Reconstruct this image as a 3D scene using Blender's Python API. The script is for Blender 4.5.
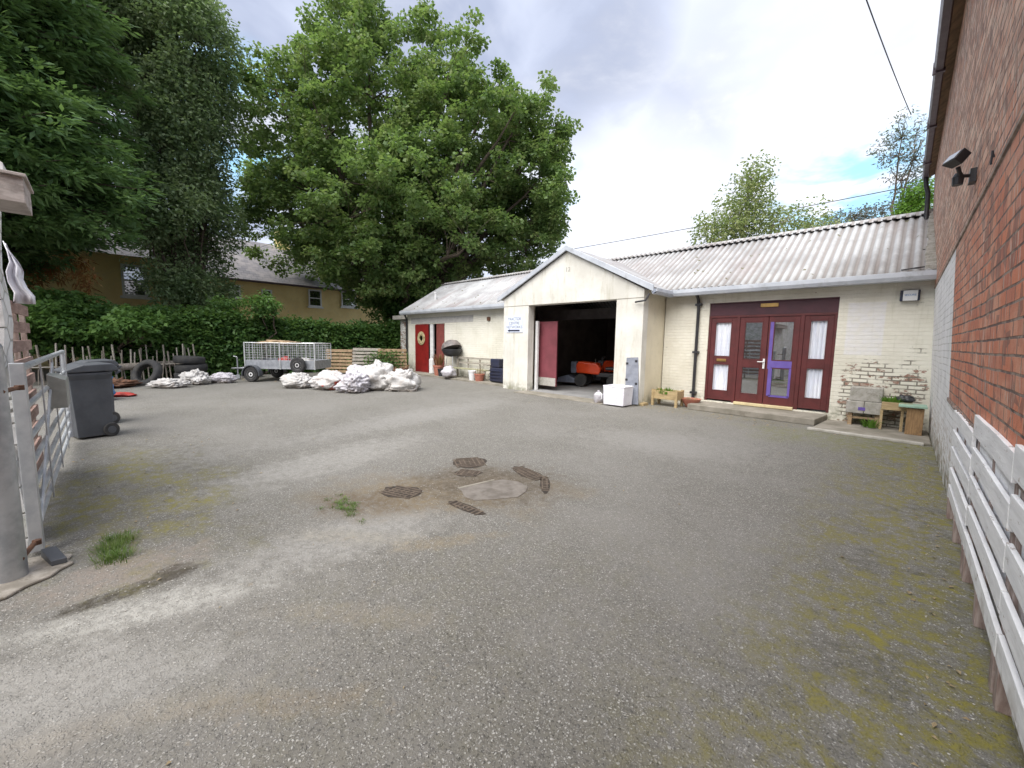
import bpy, bmesh, math, random
import numpy as np
from mathutils import Vector, Matrix, noise as mnoise
R = math.radians
random.seed(7); rng = np.random.default_rng(11)
for o in list(bpy.data.objects): bpy.data.objects.remove(o)
S = bpy.context.scene
COL = S.collection

# ------------------------------------------------------------------ camera
cd = bpy.data.cameras.new('camera'); cam = bpy.data.objects.new('camera', cd); COL.objects.link(cam)
cd.sensor_width = 36; cd.lens = 400 / 1024 * 36; cd.clip_start = .05; cd.clip_end = 2000
p_, r_, y_ = R(6.0), R(.95), R(44.2)
fw = Vector((-math.sin(y_) * math.cos(p_), math.cos(y_) * math.cos(p_), -math.sin(p_)))
rt = Vector((math.cos(y_), math.sin(y_), 0)); up = rt.cross(fw)
rt2 = rt * math.cos(r_) + up * math.sin(r_); up2 = -rt * math.sin(r_) + up * math.cos(r_)
M = Matrix((rt2, up2, -fw)).transposed().to_4x4(); M.translation = Vector((0, 0, 1.5))
cam.matrix_world = M
S.camera = cam
FH = Vector((-math.sin(y_), math.cos(y_), 0)); RH = rt.copy()

# ------------------------------------------------------------------ light
SUN_EL, SUN_AZ = 56, 170        # azimuth of the sun, degrees clockwise from +Y
W = bpy.data.worlds.new('World'); S.world = W; W.use_nodes = True
S.view_settings.view_transform = 'Standard'; S.view_settings.look = 'None'
S.view_settings.gamma = 1; S.view_settings.use_curve_mapping = False
S.view_settings.exposure = 1.42
S.render.resolution_x = 1024; S.render.resolution_y = 768
sl = bpy.data.lights.new('sun', 'SUN'); sl.energy = 2.4; sl.angle = R(65); sl.color = (1, .96, .9)
so = bpy.data.objects.new('sun', sl); COL.objects.link(so)
sd = Vector((math.sin(R(SUN_AZ)) * math.cos(R(SUN_EL)), math.cos(R(SUN_AZ)) * math.cos(R(SUN_EL)), math.sin(R(SUN_EL))))
so.rotation_euler = (-sd).to_track_quat('-Z', 'Y').to_euler(); so.location = sd * 60

class NT:
    """small node helper"""
    def __init__(s, tree): s.t = tree; s.n = tree.nodes; s.l = tree.links
    def new(s, typ, **kw):
        n = s.n.new(typ)
        for k, v in kw.items(): setattr(n, k, v)
        return n
    def put(s, inp, v):
        if isinstance(v, bpy.types.NodeSocket): s.l.new(v, inp)
        else:
            if inp.type == 'RGBA' and len(v) == 3: v = (*v, 1)
            inp.default_value = v
    def math(s, op, a, b=0, c=0, clamp=False):
        n = s.new('ShaderNodeMath', operation=op, use_clamp=clamp)
        for i, v in enumerate((a, b, c)): s.put(n.inputs[i], v)
        return n.outputs[0]
    def vmath(s, op, a, b=(0, 0, 0), sc=None):
        n = s.new('ShaderNodeVectorMath', operation=op); s.put(n.inputs[0], a)
        if sc is None: s.put(n.inputs[1], b)
        else: s.put(n.inputs['Scale'], sc)
        return n
    def mix(s, f, a, b, mode='MIX'):
        n = s.new('ShaderNodeMix', data_type='RGBA', blend_type=mode)
        s.put(n.inputs[0], f); s.put(n.inputs[6], a); s.put(n.inputs[7], b); return n.outputs[2]
    def noise(s, vec, scale, detail=5, rough=.55, dist=0):
        n = s.new('ShaderNodeTexNoise'); s.put(n.inputs['Vector'], vec); s.put(n.inputs['Scale'], float(scale))
        n.inputs['Detail'].default_value = detail; n.inputs['Roughness'].default_value = rough; n.inputs['Distortion'].default_value = dist
        return n.outputs['Fac']
    def vor(s, vec, scale, feature='F1', rnd=1):
        n = s.new('ShaderNodeTexVoronoi', feature=feature); s.put(n.inputs['Vector'], vec); n.inputs['Scale'].default_value = scale
        n.inputs['Randomness'].default_value = rnd
        return n
    def ss(s, v, a, b):      # smoothstep, a<b ; falling when a>b
        n = s.new('ShaderNodeMapRange', interpolation_type='SMOOTHSTEP'); s.put(n.inputs[0], v)
        if a < b: n.inputs[1].default_value = a; n.inputs[2].default_value = b
        else: n.inputs[1].default_value = b; n.inputs[2].default_value = a; n.inputs[3].default_value = 1; n.inputs[4].default_value = 0
        return n.outputs[0]
    def scale(s, vec, v):
        return s.vmath('MULTIPLY', vec, v).outputs[0]
    def pos(s):
        return s.new('ShaderNodeNewGeometry').outputs['Position']
    def sep(s, v):
        n = s.new('ShaderNodeSeparateXYZ'); s.put(n.inputs[0], v); return n.outputs
    def comb(s, x, y, z=0.0):
        n = s.new('ShaderNodeCombineXYZ')
        for i, v in enumerate((x, y, z)): s.put(n.inputs[i], v)
        return n.outputs[0]
    def bump(s, h, strength=.5, dist=.01, nrm=None):
        n = s.new('ShaderNodeBump'); s.put(n.inputs['Height'], h); n.inputs['Strength'].default_value = strength; n.inputs['Distance'].default_value = dist
        if nrm is not None: s.put(n.inputs['Normal'], nrm)
        return n.outputs[0]

# sky: NISHITA seen through broken cloud, all by direction
w = NT(W.node_tree); w.n.clear()
sky = w.new('ShaderNodeTexSky', sky_type='NISHITA'); sky.sun_disc = False
sky.sun_elevation = R(SUN_EL); sky.sun_rotation = R(SUN_AZ)
skyc = w.vmath('SCALE', sky.outputs[0], sc=.1).outputs[0]
dirv = w.new('ShaderNodeTexCoord').outputs['Generated']
dx, dy, dz = w.sep(dirv)
den = w.math('ADD', w.math('MAXIMUM', dz, 0), .22)
cv = w.comb(w.math('DIVIDE', dx, den), w.math('DIVIDE', dy, den), 0.0)
n1 = w.noise(cv, 1.1, 6, .52, .35); n2 = w.noise(w.vmath('ADD', cv, (7, 3, 0)).outputs[0], 2.6, 7, .55, .3)
def spot(px, py, a, b):
    d = (fw * 400 + rt2 * (px - 512) + up2 * (384 - py)).normalized()
    return w.ss(w.vmath('DOT_PRODUCT', dirv, tuple(d)).outputs['Value'], math.cos(R(a)), math.cos(R(b)))
dspot = w.math('MAXIMUM', w.math('MAXIMUM', spot(775, 55, 12, 3), spot(690, 125, 9, 2)), spot(600, 60, 12, 2)); dark = w.math('MAXIMUM', w.math('MULTIPLY', w.ss(n1, .44, .60), .8), w.math('MULTIPLY', dspot, w.math('ADD', .45, w.math('MULTIPLY', w.ss(n2, .38, .58), .55))), clamp=True)
wisp = w.ss(n2, .42, .68)
cloud = w.mix(dark, (.30, .325, .395), (.135, .158, .225))
cloud = w.mix(w.math('MULTIPLY', wisp, .55), cloud, (.41, .42, .45))
bright = w.math('MAXIMUM', spot(930, 60, 28, 3), spot(650, 210, 16, 2))
cloud = w.mix(w.math('MULTIPLY', bright, .3), cloud, (.70, .70, .71))
gap = w.math('MULTIPLY', w.math('MAXIMUM', w.math('MAXIMUM', spot(850, 182, 9, 2), spot(236, 128, 9, 2)), w.math('MULTIPLY', w.ss(n1, .42, .3), .5)), w.ss(n2, .60, .46), clamp=True)
blue = w.mix(.75, skyc, (.20, .38, .52))
skyout = w.mix(gap, cloud, blue)
bg = w.new('ShaderNodeBackground'); w.put(bg.inputs[0], skyout); bg.inputs[1].default_value = 1.08
wo = w.new('ShaderNodeOutputWorld'); w.l.new(bg.outputs[0], wo.inputs[0])

# ------------------------------------------------------------------ materials
def newmat(name):
    m = bpy.data.materials.new(name); m.use_nodes = True
    t = NT(m.node_tree); t.n.clear()
    b = t.new('ShaderNodeBsdfPrincipled'); o = t.new('ShaderNodeOutputMaterial'); t.l.new(b.outputs[0], o.inputs[0])
    return m, t, b
def plain(name, c, c2=None, rough=.6, metal=0, sc=6, bump=.25, bsc=None, dist=.004, grime=0, coat=0):
    """base colour c drifting to c2 over noise, dirt specks, bump"""
    m, t, b = newmat(name)
    p = t.new('ShaderNodeTexCoord').outputs['Object']
    if c2 is None: c2 = tuple(v * .72 for v in c)
    col = t.mix(t.ss(t.noise(p, sc, 6, .6), .35, .68), c, c2)
    if grime: col = t.mix(t.math('MULTIPLY', t.ss(t.noise(p, sc * 3.1, 8, .7), .5, .72), grime), col, (.12, .1, .075))
    t.put(b.inputs['Base Color'], col)
    b.inputs['Metallic'].default_value = metal
    t.put(b.inputs['Roughness'], t.math('ADD', t.math('MULTIPLY', t.noise(p, sc * 2, 4), .25), rough - .12, clamp=True))
    if coat: b.inputs['Coat Weight'].default_value = coat
    if bump: t.put(b.inputs['Normal'], t.bump(t.noise(p, bsc or sc * 9, 6, .65), bump, dist))
    return m
MT = {}
def bricknodes(t, u, v, c1, c2, mortar, bw=.225, rh=.075, ms=.01, bias=0, smooth=.15):
    n = t.new('ShaderNodeTexBrick'); t.put(n.inputs['Vector'], t.comb(u, v, 0.0))
    n.inputs['Scale'].default_value = 1; n.inputs['Brick Width'].default_value = bw; n.inputs['Row Height'].default_value = rh
    n.inputs['Mortar Size'].default_value = ms; n.inputs['Mortar Smooth'].default_value = smooth; n.inputs['Bias'].default_value = bias
    t.put(n.inputs['Color1'], c1); t.put(n.inputs['Color2'], c2); t.put(n.inputs['Mortar'], mortar)
    return n
def painted_brick(name, axis, paint=(.66, .63, .50), paint2=(.55, .52, .39), peel_zone=None, patch=None, lowdirt=True, base_peel=.0):
    m, t, b = newmat(name)
    P = t.pos(); x, y, z = t.sep(P)
    wob = t.math('MULTIPLY', t.math('SUBTRACT', t.noise(P, 2.2, 3), .5), .02)
    u = x if axis == 'x' else y
    v = t.math('ADD', z, wob)
    br = bricknodes(t, u, v, (0, 0, 0), (1, 1, 1), (.5, .5, .5), ms=.011)
    rnd = t.sep(br.outputs['Color'])[0]; mort = br.outputs['Fac']
    col = t.mix(t.ss(t.noise(P, 1.6, 7, .62), .35, .7), paint, paint2)
    col = t.mix(t.math('MULTIPLY', rnd, .10), col, (.45, .42, .34))
    strk = t.noise(t.scale(P, (9, 9, .7)), 1, 6, .7)
    col = t.mix(t.math('MULTIPLY', t.ss(strk, .52, .8), .35), col, (.36, .35, .22))
    if patch:
        x0, x1, z0, z1, pc = patch
        mk = t.math('MULTIPLY', t.math('MULTIPLY', t.ss(x, x0, x0 + .03), t.ss(x, x1, x1 - .03)), t.math('MULTIPLY', t.ss(z, z0, z0 + .04), t.ss(z, z1, z1 - .03)))
        col = t.mix(t.math('MULTIPLY', mk, t.math('ADD', .45, t.math('MULTIPLY', t.ss(t.noise(P, 7, 6), .35, .65), .35))), col, pc)
    brick = t.mix(rnd, (.24, .10, .07), (.33, .19, .14)); brick = t.mix(t.ss(t.noise(P, 25, 5), .4, .65), brick, (.42, .33, .27))
    brick = t.mix(mort, brick, (.30, .27, .22))
    pk = t.noise(t.scale(P, (3.4, 3.4, 6.0)), 1, 7, .68)
    pk = t.math('ADD', pk, t.math('MULTIPLY', t.math('SUBTRACT', rnd, .5), .11))
    if peel_zone:
        zx0, zx1, zt = peel_zone
        zone = t.math('MULTIPLY', t.math('MULTIPLY', t.ss(x if axis == 'x' else y, zx0, zx0 + .15), t.ss(x if axis == 'x' else y, zx1 + .15, zx1)), t.math('MULTIPLY', t.ss(z, zt + .25, zt - .55), 1.0))
        thr = t.math('ADD', t.math('MULTIPLY', zone, .165), base_peel)
    else: thr = t.math('ADD', 0.0, base_peel)
    peel = t.ss(t.math('ADD', pk, thr), .695, .712)
    col = t.mix(peel, col, brick)
    jd = t.math('MULTIPLY', mort, t.math('MULTIPLY', t.ss(t.math('ADD', t.noise(P, 3.1, 5), t.math('MULTIPLY', thr, 1.5)), .64, .76), .85))
    col = t.mix(jd, col, (.16, .14, .11))
    if lowdirt:
        gm = t.math('MULTIPLY', t.ss(z, .55, .02), t.ss(t.noise(P, 5, 6, .7), .4, .62))
        col = t.mix(t.math('MULTIPLY', gm, .75), col, (.13, .14, .07))
    t.put(b.inputs['Base Color'], col); b.inputs['Roughness'].default_value = .75
    h = t.math('SUBTRACT', t.math('ADD', t.math('MULTIPLY', t.noise(P, 14, 6, .65), .5), t.math('MULTIPLY', rnd, .22)), t.math('ADD', t.math('MULTIPLY', mort, .75), t.math('MULTIPLY', peel, .35)))
    t.put(b.inputs['Normal'], t.bump(h, .75, .012))
    return m
MT['brick_cream'] = painted_brick('cream_painted_brick', 'x', paint=(.79, .765, .67), paint2=(.68, .65, .55), peel_zone=(-.95, .3, 1.4), patch=(-.86, -.28, 1.34, 2.38, (.76, .75, .77)))
MT['brick_left'] = painted_brick('old_white_painted_brick', 'x', paint=(.80, .78, .69), paint2=(.70, .68, .58), base_peel=-.08)
MT['brick_white'] = painted_brick('white_painted_brick', 'y', paint=(.80, .80, .80), paint2=(.68, .68, .68), peel_zone=(6.8, 11, .8), base_peel=-.05)
MT['brick_pier'] = painted_brick('flaking_white_brick', 'x', paint=(.76, .75, .72), paint2=(.62, .6, .56), peel_zone=(-19, -17, 2.8), base_peel=.0)
# white stone
def stone_mat():
    m, t, b = newmat('white_painted_stone'); P = t.pos()
    vr = t.vor(t.scale(P, (3.2, 3.2, 7)), 1, 'DISTANCE_TO_EDGE').outputs['Distance']
    jo = t.ss(vr, .07, .0)
    col = t.mix(t.ss(t.noise(P, 5, 7, .65), .38, .7), (.82, .82, .82), (.56, .56, .55))
    col = t.mix(t.math('MULTIPLY', jo, .45), col, (.34, .33, .3))
    col = t.mix(t.math('MULTIPLY', t.ss(t.noise(P, 2.3, 6), .5, .7), .5), col, (.38, .43, .28))
    t.put(b.inputs['Base Color'], col); b.inputs['Roughness'].default_value = .8
    t.put(b.inputs['Normal'], t.bump(t.math('SUBTRACT', t.math('MULTIPLY', t.noise(P, 16, 6), .5), jo), .9, .02)); return m
MT['stone'] = stone_mat()
# big red wall
def red_wall():
    m, t, b = newmat('weathered_red_brick'); P = t.pos(); x, y, z = t.sep(P)
    wob = t.math('MULTIPLY', t.math('SUBTRACT', t.noise(P, 1.1, 3), .5), .035)
    br = bricknodes(t, y, t.math('ADD', z, wob), (0, 0, 0), (1, 1, 1), (.5, .5, .5), bw=.228, rh=.082, ms=.0075, smooth=.3)
    rnd = t.sep(br.outputs['Color'])[0]; mort = br.outputs['Fac']
    low = t.mix(rnd, (.68, .235, .125), (.50, .18, .115)); low = t.mix(t.ss(t.noise(P, 4, 5), .42, .66), low, (.66, .32, .21))
    hi = t.mix(rnd, (.54, .26, .17), (.76, .53, .41)); hi = t.mix(t.ss(t.noise(t.scale(P, (1, 1.2, 6)), 1.3, 7, .7), .42, .62), hi, (.38, .22, .165)); hi = t.mix(t.math('MULTIPLY', t.ss(t.noise(t.scale(P, (1, 2.2, 14)), 1.1, 6, .7), .52, .66), .7), hi, (.68, .57, .48))
    zz = t.math('ADD', z, t.math('MULTIPLY', t.math('SUBTRACT', t.noise(P, .8, 4), .5), .9))
    col = t.mix(t.ss(zz, 2.1, 3.1), low, hi)
    sp = t.vor(t.scale(P, (1, 1, 1)), 9).outputs['Color']; sr = t.sep(sp)[0]
    col = t.mix(t.math('MULTIPLY', t.ss(sr, .82, .9), .6), col, (.20, .11, .09))
    st = t.noise(t.scale(P, (26, 26, 3.2)), 1, 5, .6)
    st = t.math('MULTIPLY', t.ss(st, .52, .66), t.ss(t.noise(P, 2.1, 4), .38, .56))
    col = t.mix(t.math('MULTIPLY', st, .75), col, (.62, .55, .48))
    col = t.mix(t.math('MULTIPLY', t.ss(t.noise(P, 11, 7, .7), .55, .75), .5), col, (.16, .10, .08))
    mc = t.mix(t.ss(t.noise(P, 7, 5), .4, .6), (.15, .10, .085), (.34, .26, .21))
    col = t.mix(mort, col, mc)
    # cracked, re-pointed joints: narrow dark lines
    cr = t.math('MULTIPLY', t.ss(t.math('ABSOLUTE', t.math('SUBTRACT', t.noise(t.scale(P, (1, .7, 2.6)), 1.4, 3), .5)), .006, .0), mort)
    col = t.mix(t.math('MULTIPLY', cr, .8), col, (.03, .025, .02))
    # white paint on the end of the wall
    yj = t.math('ADD', y, t.math('MULTIPLY', t.math('SUBTRACT', t.noise(P, 6, 4), .5), .06))
    zj = t.math('ADD', z, t.math('MULTIPLY', t.math('SUBTRACT', t.noise(P, 4, 4), .5), .05))
    mk = t.math('MULTIPLY', t.ss(yj, 6.28, 6.32), t.ss(zj, 2.58, 2.54))
    mk2 = t.math('MULTIPLY', t.ss(zj, .97, .94), 1.0)
    mk = t.math('MAXIMUM', mk, mk2)
    flake = t.math('MULTIPLY', t.ss(t.noise(t.scale(P, (5, 5, 9)), 1, 7, .7), .50, .56), t.ss(z, .95, .15))
    wh = t.mix(t.ss(t.noise(P, 3, 6), .4, .7), (.88, .88, .89), (.74, .74, .75))
    wh = t.mix(t.math('MULTIPLY', mort, t.math('MULTIPLY', t.ss(t.noise(P, 4, 4), .35, .6), .55)), wh, (.45, .43, .42))
    dirt = t.math('MULTIPLY', t.ss(z, .45, .0), t.ss(t.noise(P, 5, 6), .36, .6))
    wh = t.mix(t.math('MULTIPLY', flake, .8), wh, (.36, .26, .18))
    wh = t.mix(t.math('MULTIPLY', dirt, .85), wh, (.13, .12, .05))
    col = t.mix(mk, col, wh)
    t.put(b.inputs['Base Color'], col); b.inputs['Roughness'].default_value = .85
    h = t.math('SUBTRACT', t.math('ADD', t.math('MULTIPLY', t.noise(P, 19, 7, .7), .9), t.math('MULTIPLY', rnd, .35)), t.math('MULTIPLY', mort, .9))
    h = t.math('MULTIPLY', h, t.math('SUBTRACT', 1.0, t.math('MULTIPLY', mk, .6)))
    t.put(b.inputs['Normal'], t.bump(h, .9, .014)); return m
MT['red_wall'] = red_wall()
# render
def render_mat(name, c, c2, streak=.4):
    m, t, b = newmat(name); P = t.pos()
    col = t.mix(t.ss(t.noise(P, 1.3, 7, .62), .35, .68), c, c2)
    col = t.mix(t.math('MULTIPLY', t.ss(t.noise(P, 7, 7, .7), .52, .72), .3), col, (.46, .43, .36))
    sk = t.noise(t.scale(P, (6, 6, .8)), 1, 6, .7)
    col = t.mix(t.math('MULTIPLY', t.ss(sk, .5, .75), streak), col, (.40, .38, .28))
    x, y, z = t.sep(P)
    gm = t.math('MULTIPLY', t.ss(z, .35, .0), t.ss(t.noise(P, 6, 6), .35, .6))
    col = t.mix(t.math('MULTIPLY', gm, .7), col, (.15, .15, .08))
    t.put(b.inputs['Base Color'], col); b.inputs['Roughness'].default_value = .8
    t.put(b.inputs['Normal'], t.bump(t.math('ADD', t.noise(P, 30, 6, .7), t.math('MULTIPLY', t.noise(P, 4, 3), 1.5)), .35, .01)); return m
MT['render'] = render_mat('pale_render', (.74, .725, .67), (.61, .595, .54), .6)
MT['render_side'] = render_mat('yellowed_render', (.74, .68, .53), (.66, .60, .46), .2)
MT['house'] = render_mat('yellow_brick', (.86, .69, .33), (.78, .60, .27), .1)
def roof_mat():
    m, t, b = newmat('lichened_cement_sheet'); P = t.pos(); x, y, z = t.sep(P)
    col = t.mix(t.ss(t.noise(P, 1.2, 7, .62), .36, .66), (.46, .47, .48), (.30, .30, .305))
    pk = t.math('MULTIPLY', t.ss(t.noise(t.scale(P, (1, .35, .35)), 1.1, 6, .6), .47, .66), t.ss(t.noise(t.scale(P, (7, .6, .6)), 1, 5), .36, .58))
    col = t.mix(t.math('MULTIPLY', pk, .5), col, (.25, .19, .18))
    col = t.mix(t.math('MULTIPLY', t.ss(t.noise(P, 13, 8, .75), .54, .72), .55), col, (.25, .24, .18))
    # the trough of each corrugation holds grime
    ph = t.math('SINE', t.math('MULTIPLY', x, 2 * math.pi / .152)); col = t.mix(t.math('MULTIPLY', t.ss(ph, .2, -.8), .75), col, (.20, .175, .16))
    sp = t.sep(t.vor(P, 5.5).outputs['Color'])[0]; spd = t.vor(P, 5.5).outputs['Distance']
    col = t.mix(t.math('MULTIPLY', t.ss(sp, .86, .88), t.ss(t.math('ADD', spd, t.math('MULTIPLY', t.noise(P, 20), .2)), .36, .28)), col, (.13, .12, .07))
    t.put(b.inputs['Base Color'], col); b.inputs['Roughness'].default_value = .8
    t.put(b.inputs['Normal'], t.bump(t.noise(P, 40, 6, .7), .4, .006)); return m
MT['roof'] = roof_mat()
def slate():
    m, t, b = newmat('slate'); P = t.pos(); x, y, z = t.sep(P)
    br = bricknodes(t, y, z, (.15, .145, .16), (.22, .205, .215), (.09, .09, .1), bw=.32, rh=.17, ms=.012)
    t.put(b.inputs['Base Color'], t.mix(t.ss(t.noise(P, 2, 6), .4, .7), br.outputs['Color'], (.26, .24, .24))); b.inputs['Roughness'].default_value = .55
    t.put(b.inputs['Normal'], t.bump(br.outputs['Fac'], -.5, .02)); return m
MT['slate'] = slate()
def wood(name, c, c2, rough=.7, axis=(1, 1, 12), grime=.5):
    m, t, b = newmat(name); P = t.new('ShaderNodeTexCoord').outputs['Object']
    g = t.noise(t.scale(P, axis), 3, 7, .65, .4)
    col = t.mix(t.ss(g, .35, .65), c, c2)
    col = t.mix(t.math('MULTIPLY', t.ss(t.noise(P, 6, 7, .7), .5, .7), grime), col, tuple(v * .35 for v in c2))
    t.put(b.inputs['Base Color'], col); b.inputs['Roughness'].default_value = rough
    t.put(b.inputs['Normal'], t.bump(g, .5, .004)); return m
MT['wood'] = wood('weathered_timber', (.46, .33, .20), (.32, .22, .13), axis=(1.5, 1.5, 14))
MT['wood_grey'] = wood('grey_old_timber', (.42, .39, .34), (.27, .24, .2), axis=(1.5, 14, 14))
MT['wood_yellow'] = wood('pale_planed_timber', (.46, .35, .19), (.34, .25, .13), axis=(2, 12, 12), grime=.35)
MT['wood_white'] = wood('flaking_white_timber', (.80, .80, .81), (.68, .68, .69), axis=(12, 1.2, 12), grime=.25)
def white_board():
    m, t, b = newmat('white_painted_pallet_board'); P = t.pos(); x, y, z = t.sep(P)
    col = t.mix(t.ss(t.noise(t.scale(P, (10, 1.5, 12)), 2, 7, .6), .35, .7), (.88, .88, .89), (.74, .74, .75))
    wear = t.ss(t.noise(t.scale(P, (8, 3, 16)), 2.2, 8, .75), .60, .66)
    col = t.mix(t.math('MULTIPLY', wear, .8), col, (.30, .22, .17))
    col = t.mix(t.math('MULTIPLY', t.ss(z, .35, .02), t.ss(t.noise(P, 9, 6), .4, .6)), col, (.22, .17, .11))
    t.put(b.inputs['Base Color'], col); b.inputs['Roughness'].default_value = .65
    t.put(b.inputs['Normal'], t.bump(t.math('SUBTRACT', t.noise(t.scale(P, (10, 1.5, 14)), 4, 6), wear), .5, .006)); return m
MT['white_board'] = white_board()
MT['trellis_wood'] = wood('pinkish_old_timber', (.38, .26, .22), (.24, .15, .13), axis=(1.5, 12, 12))
MT['post_wood'] = wood('bare_post_timber', (.40, .33, .30), (.24, .17, .15), axis=(12, 12, 1.5))
MT['maroon'] = plain('maroon_paint', (.112, .024, .024), (.082, .018, .018), rough=.42, sc=5, bump=.15)
MT['maroon_dull'] = plain('dull_maroon_board', (.075, .022, .032), (.055, .018, .026), rough=.5, sc=4)
MT['door_red'] = plain('red_door_paint', (.24, .016, .015), (.18, .012, .012), rough=.4, sc=4)
MT['door_pink'] = plain('faded_red_door', (.24, .065, .055), (.19, .05, .045), rough=.55, sc=4)
MT['leaf_maroon'] = plain('faded_maroon_door', (.22, .055, .07), (.16, .04, .05), rough=.5, sc=2.5)
MT['purple'] = plain('purple_paint', (.15, .10, .38), (.12, .08, .32), rough=.45)
MT['gutter'] = plain('grey_fascia', (.52, .55, .60), (.42, .45, .50), rough=.45, sc=2, grime=.3)
MT['black'] = plain('black_plastic', (.022, .022, .026), (.035, .035, .04), rough=.45, sc=5)
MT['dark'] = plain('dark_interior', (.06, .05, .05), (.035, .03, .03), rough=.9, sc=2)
MT['bin'] = plain('dark_grey_plastic', (.075, .082, .095), (.055, .06, .07), rough=.5, sc=4, bump=.1, grime=.15)
MT['tyre'] = plain('tyre_rubber', (.026, .027, .03), (.05, .048, .045), rough=.85, sc=8)
def sackmat(name, c, c2, red=None):
    m, t, b = newmat(name); P = t.new('ShaderNodeTexCoord').outputs['Object']; x, y, z = t.sep(P)
    W_ = t.vmath('ADD', P, t.vmath('SCALE', t.comb(t.noise(P, 3, 3), t.noise(P, 4, 3), t.noise(P, 3.5, 3)), sc=.35).outputs[0]).outputs[0]
    rd = t.math('ABSOLUTE', t.math('SUBTRACT', t.noise(W_, 4.5, 4, .55, .6), .5)); rd2 = t.math('ABSOLUTE', t.math('SUBTRACT', t.noise(W_, 11, 3, .5, .5), .5))
    col = t.mix(t.ss(t.noise(P, 2.4, 6), .4, .7), c, c2)
    if red: col = t.mix(t.math('MULTIPLY', t.ss(t.noise(t.vmath('ADD', P, (3, 1, 0)).outputs[0], 1.6, 2), .5, .53), t.ss(z, .34, .28)), col, red)
    col = t.mix(t.math('MULTIPLY', t.ss(t.noise(P, 5, 8, .7), .52, .70), .45), col, (.38, .29, .23))
    col = t.mix(t.math('MULTIPLY', t.ss(z, .14, .0), t.ss(t.noise(P, 6, 5), .35, .6)), col, (.16, .13, .10))
    t.put(b.inputs['Base Color'], col); b.inputs['Roughness'].default_value = .55
    t.put(b.inputs['Normal'], t.bump(t.math('ADD', t.ss(rd, .0, .22), t.math('MULTIPLY', t.ss(rd2, .0, .25), .1)), .4, .03)); return m
MT['bag'] = sackmat('white_woven_sack', (.52, .51, .50), (.40, .385, .37))
MT['bag_red'] = sackmat('white_red_sack', (.54, .52, .51), (.46, .43, .42), (.55, .06, .035))
MT['bag_grey'] = sackmat('pinkish_grey_sack', (.50, .485, .52), (.42, .405, .44))
MT['galv'] = plain('galvanised_steel', (.50, .52, .55), (.36, .38, .41), rough=.42, metal=.75, sc=9, bump=.08)
MT['gate_paint'] = plain('grey_gate_steel', (.56, .58, .60), (.42, .44, .47), rough=.4, metal=.45, sc=7, bump=.1)
MT['mesh_panel'] = plain('galvanised_mesh', (.58, .60, .60), (.46, .48, .48), rough=.4, metal=.5, sc=9, bump=.05)
MT['concrete'] = plain('mossy_concrete', (.29, .265, .225), (.19, .175, .14), rough=.85, sc=2.2, bump=.5, bsc=40, grime=.5)
MT['concrete_edge'] = plain('pale_concrete', (.46, .44, .40), (.33, .31, .27), rough=.85, sc=5, bump=.5, grime=.4)
MT['concrete_in'] = plain('floor_concrete', (.30, .30, .30), (.22, .22, .22), rough=.7, sc=1.5)
MT['cream_paint'] = plain('cream_threshold', (.68, .58, .34), (.55, .45, .27), rough=.6)
MT['white_paint'] = plain('white_gloss', (.8, .8, .8), (.68, .68, .68), rough=.4, grime=.15)
MT['upvc'] = plain('white_frame', (.78, .79, .8), (.7, .71, .72), rough=.35, bump=0)
MT['brass'] = plain('brass', (.55, .35, .12), (.4, .25, .1), rough=.35, metal=.9)
MT['steel'] = plain('handle_steel', (.7, .7, .72), (.55, .55, .58), rough=.25, metal=.9)
MT['orange'] = plain('orange_bodywork', (.80, .075, .012), (.66, .055, .01), rough=.3, coat=.4, bump=0)
MT['bluegrey'] = plain('blue_grey_metal', (.20, .23, .30), (.13, .15, .2), rough=.45, metal=.3)
MT['terracotta'] = plain('terracotta_plastic', (.48, .19, .13), (.36, .13, .09), rough=.7, grime=.4)
MT['rust'] = plain('rusty_iron', (.16, .075, .04), (.09, .05, .035), rough=.85, sc=14)
MT['navy'] = plain('navy_plastic', (.02, .026, .06), (.03, .03, .05), rough=.5)
MT['green_lid'] = plain('green_felt_lid', (.30, .45, .36), (.22, .33, .25), rough=.7, sc=9)
MT['red_plastic'] = plain('red_plastic', (.42, .045, .035), (.32, .035, .03), rough=.5)
MT['blue_plastic'] = plain('blue_plastic', (.08, .25, .55), (.06, .18, .42), rough=.5)
MT['brown_gut'] = plain('brown_gutter', (.10, .075, .09), (.07, .05, .06), rough=.4)
MT['soffit'] = plain('rotten_soffit', (.24, .17, .11), (.13, .1, .06), rough=.85, sc=9)
MT['board_grey'] = plain('grey_door_panel', (.26, .28, .33), (.19, .205, .25), rough=.5, grime=.3)
MT['tub'] = plain('white_painted_tub', (.80, .80, .86), (.68, .67, .74), rough=.6, grime=.25, sc=3)
MT['lichen_slab'] = plain('lichened_slab', (.42, .40, .37), (.30, .29, .25), rough=.9, sc=9, bump=.6, grime=.5)
MT['dirt'] = plain('dark_soil', (.10, .075, .05), (.17, .14, .10), rough=1, sc=16, bump=.8, bsc=60, dist=.01)
MT['silt'] = plain('brown_silt', (.055, .042, .032), (.028, .022, .018), rough=1, sc=14, bump=.8, bsc=60, dist=.008)
MT['iron_dirt'] = plain('dirty_iron', (.13, .10, .075), (.08, .062, .047), rough=.9, sc=14)
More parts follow.
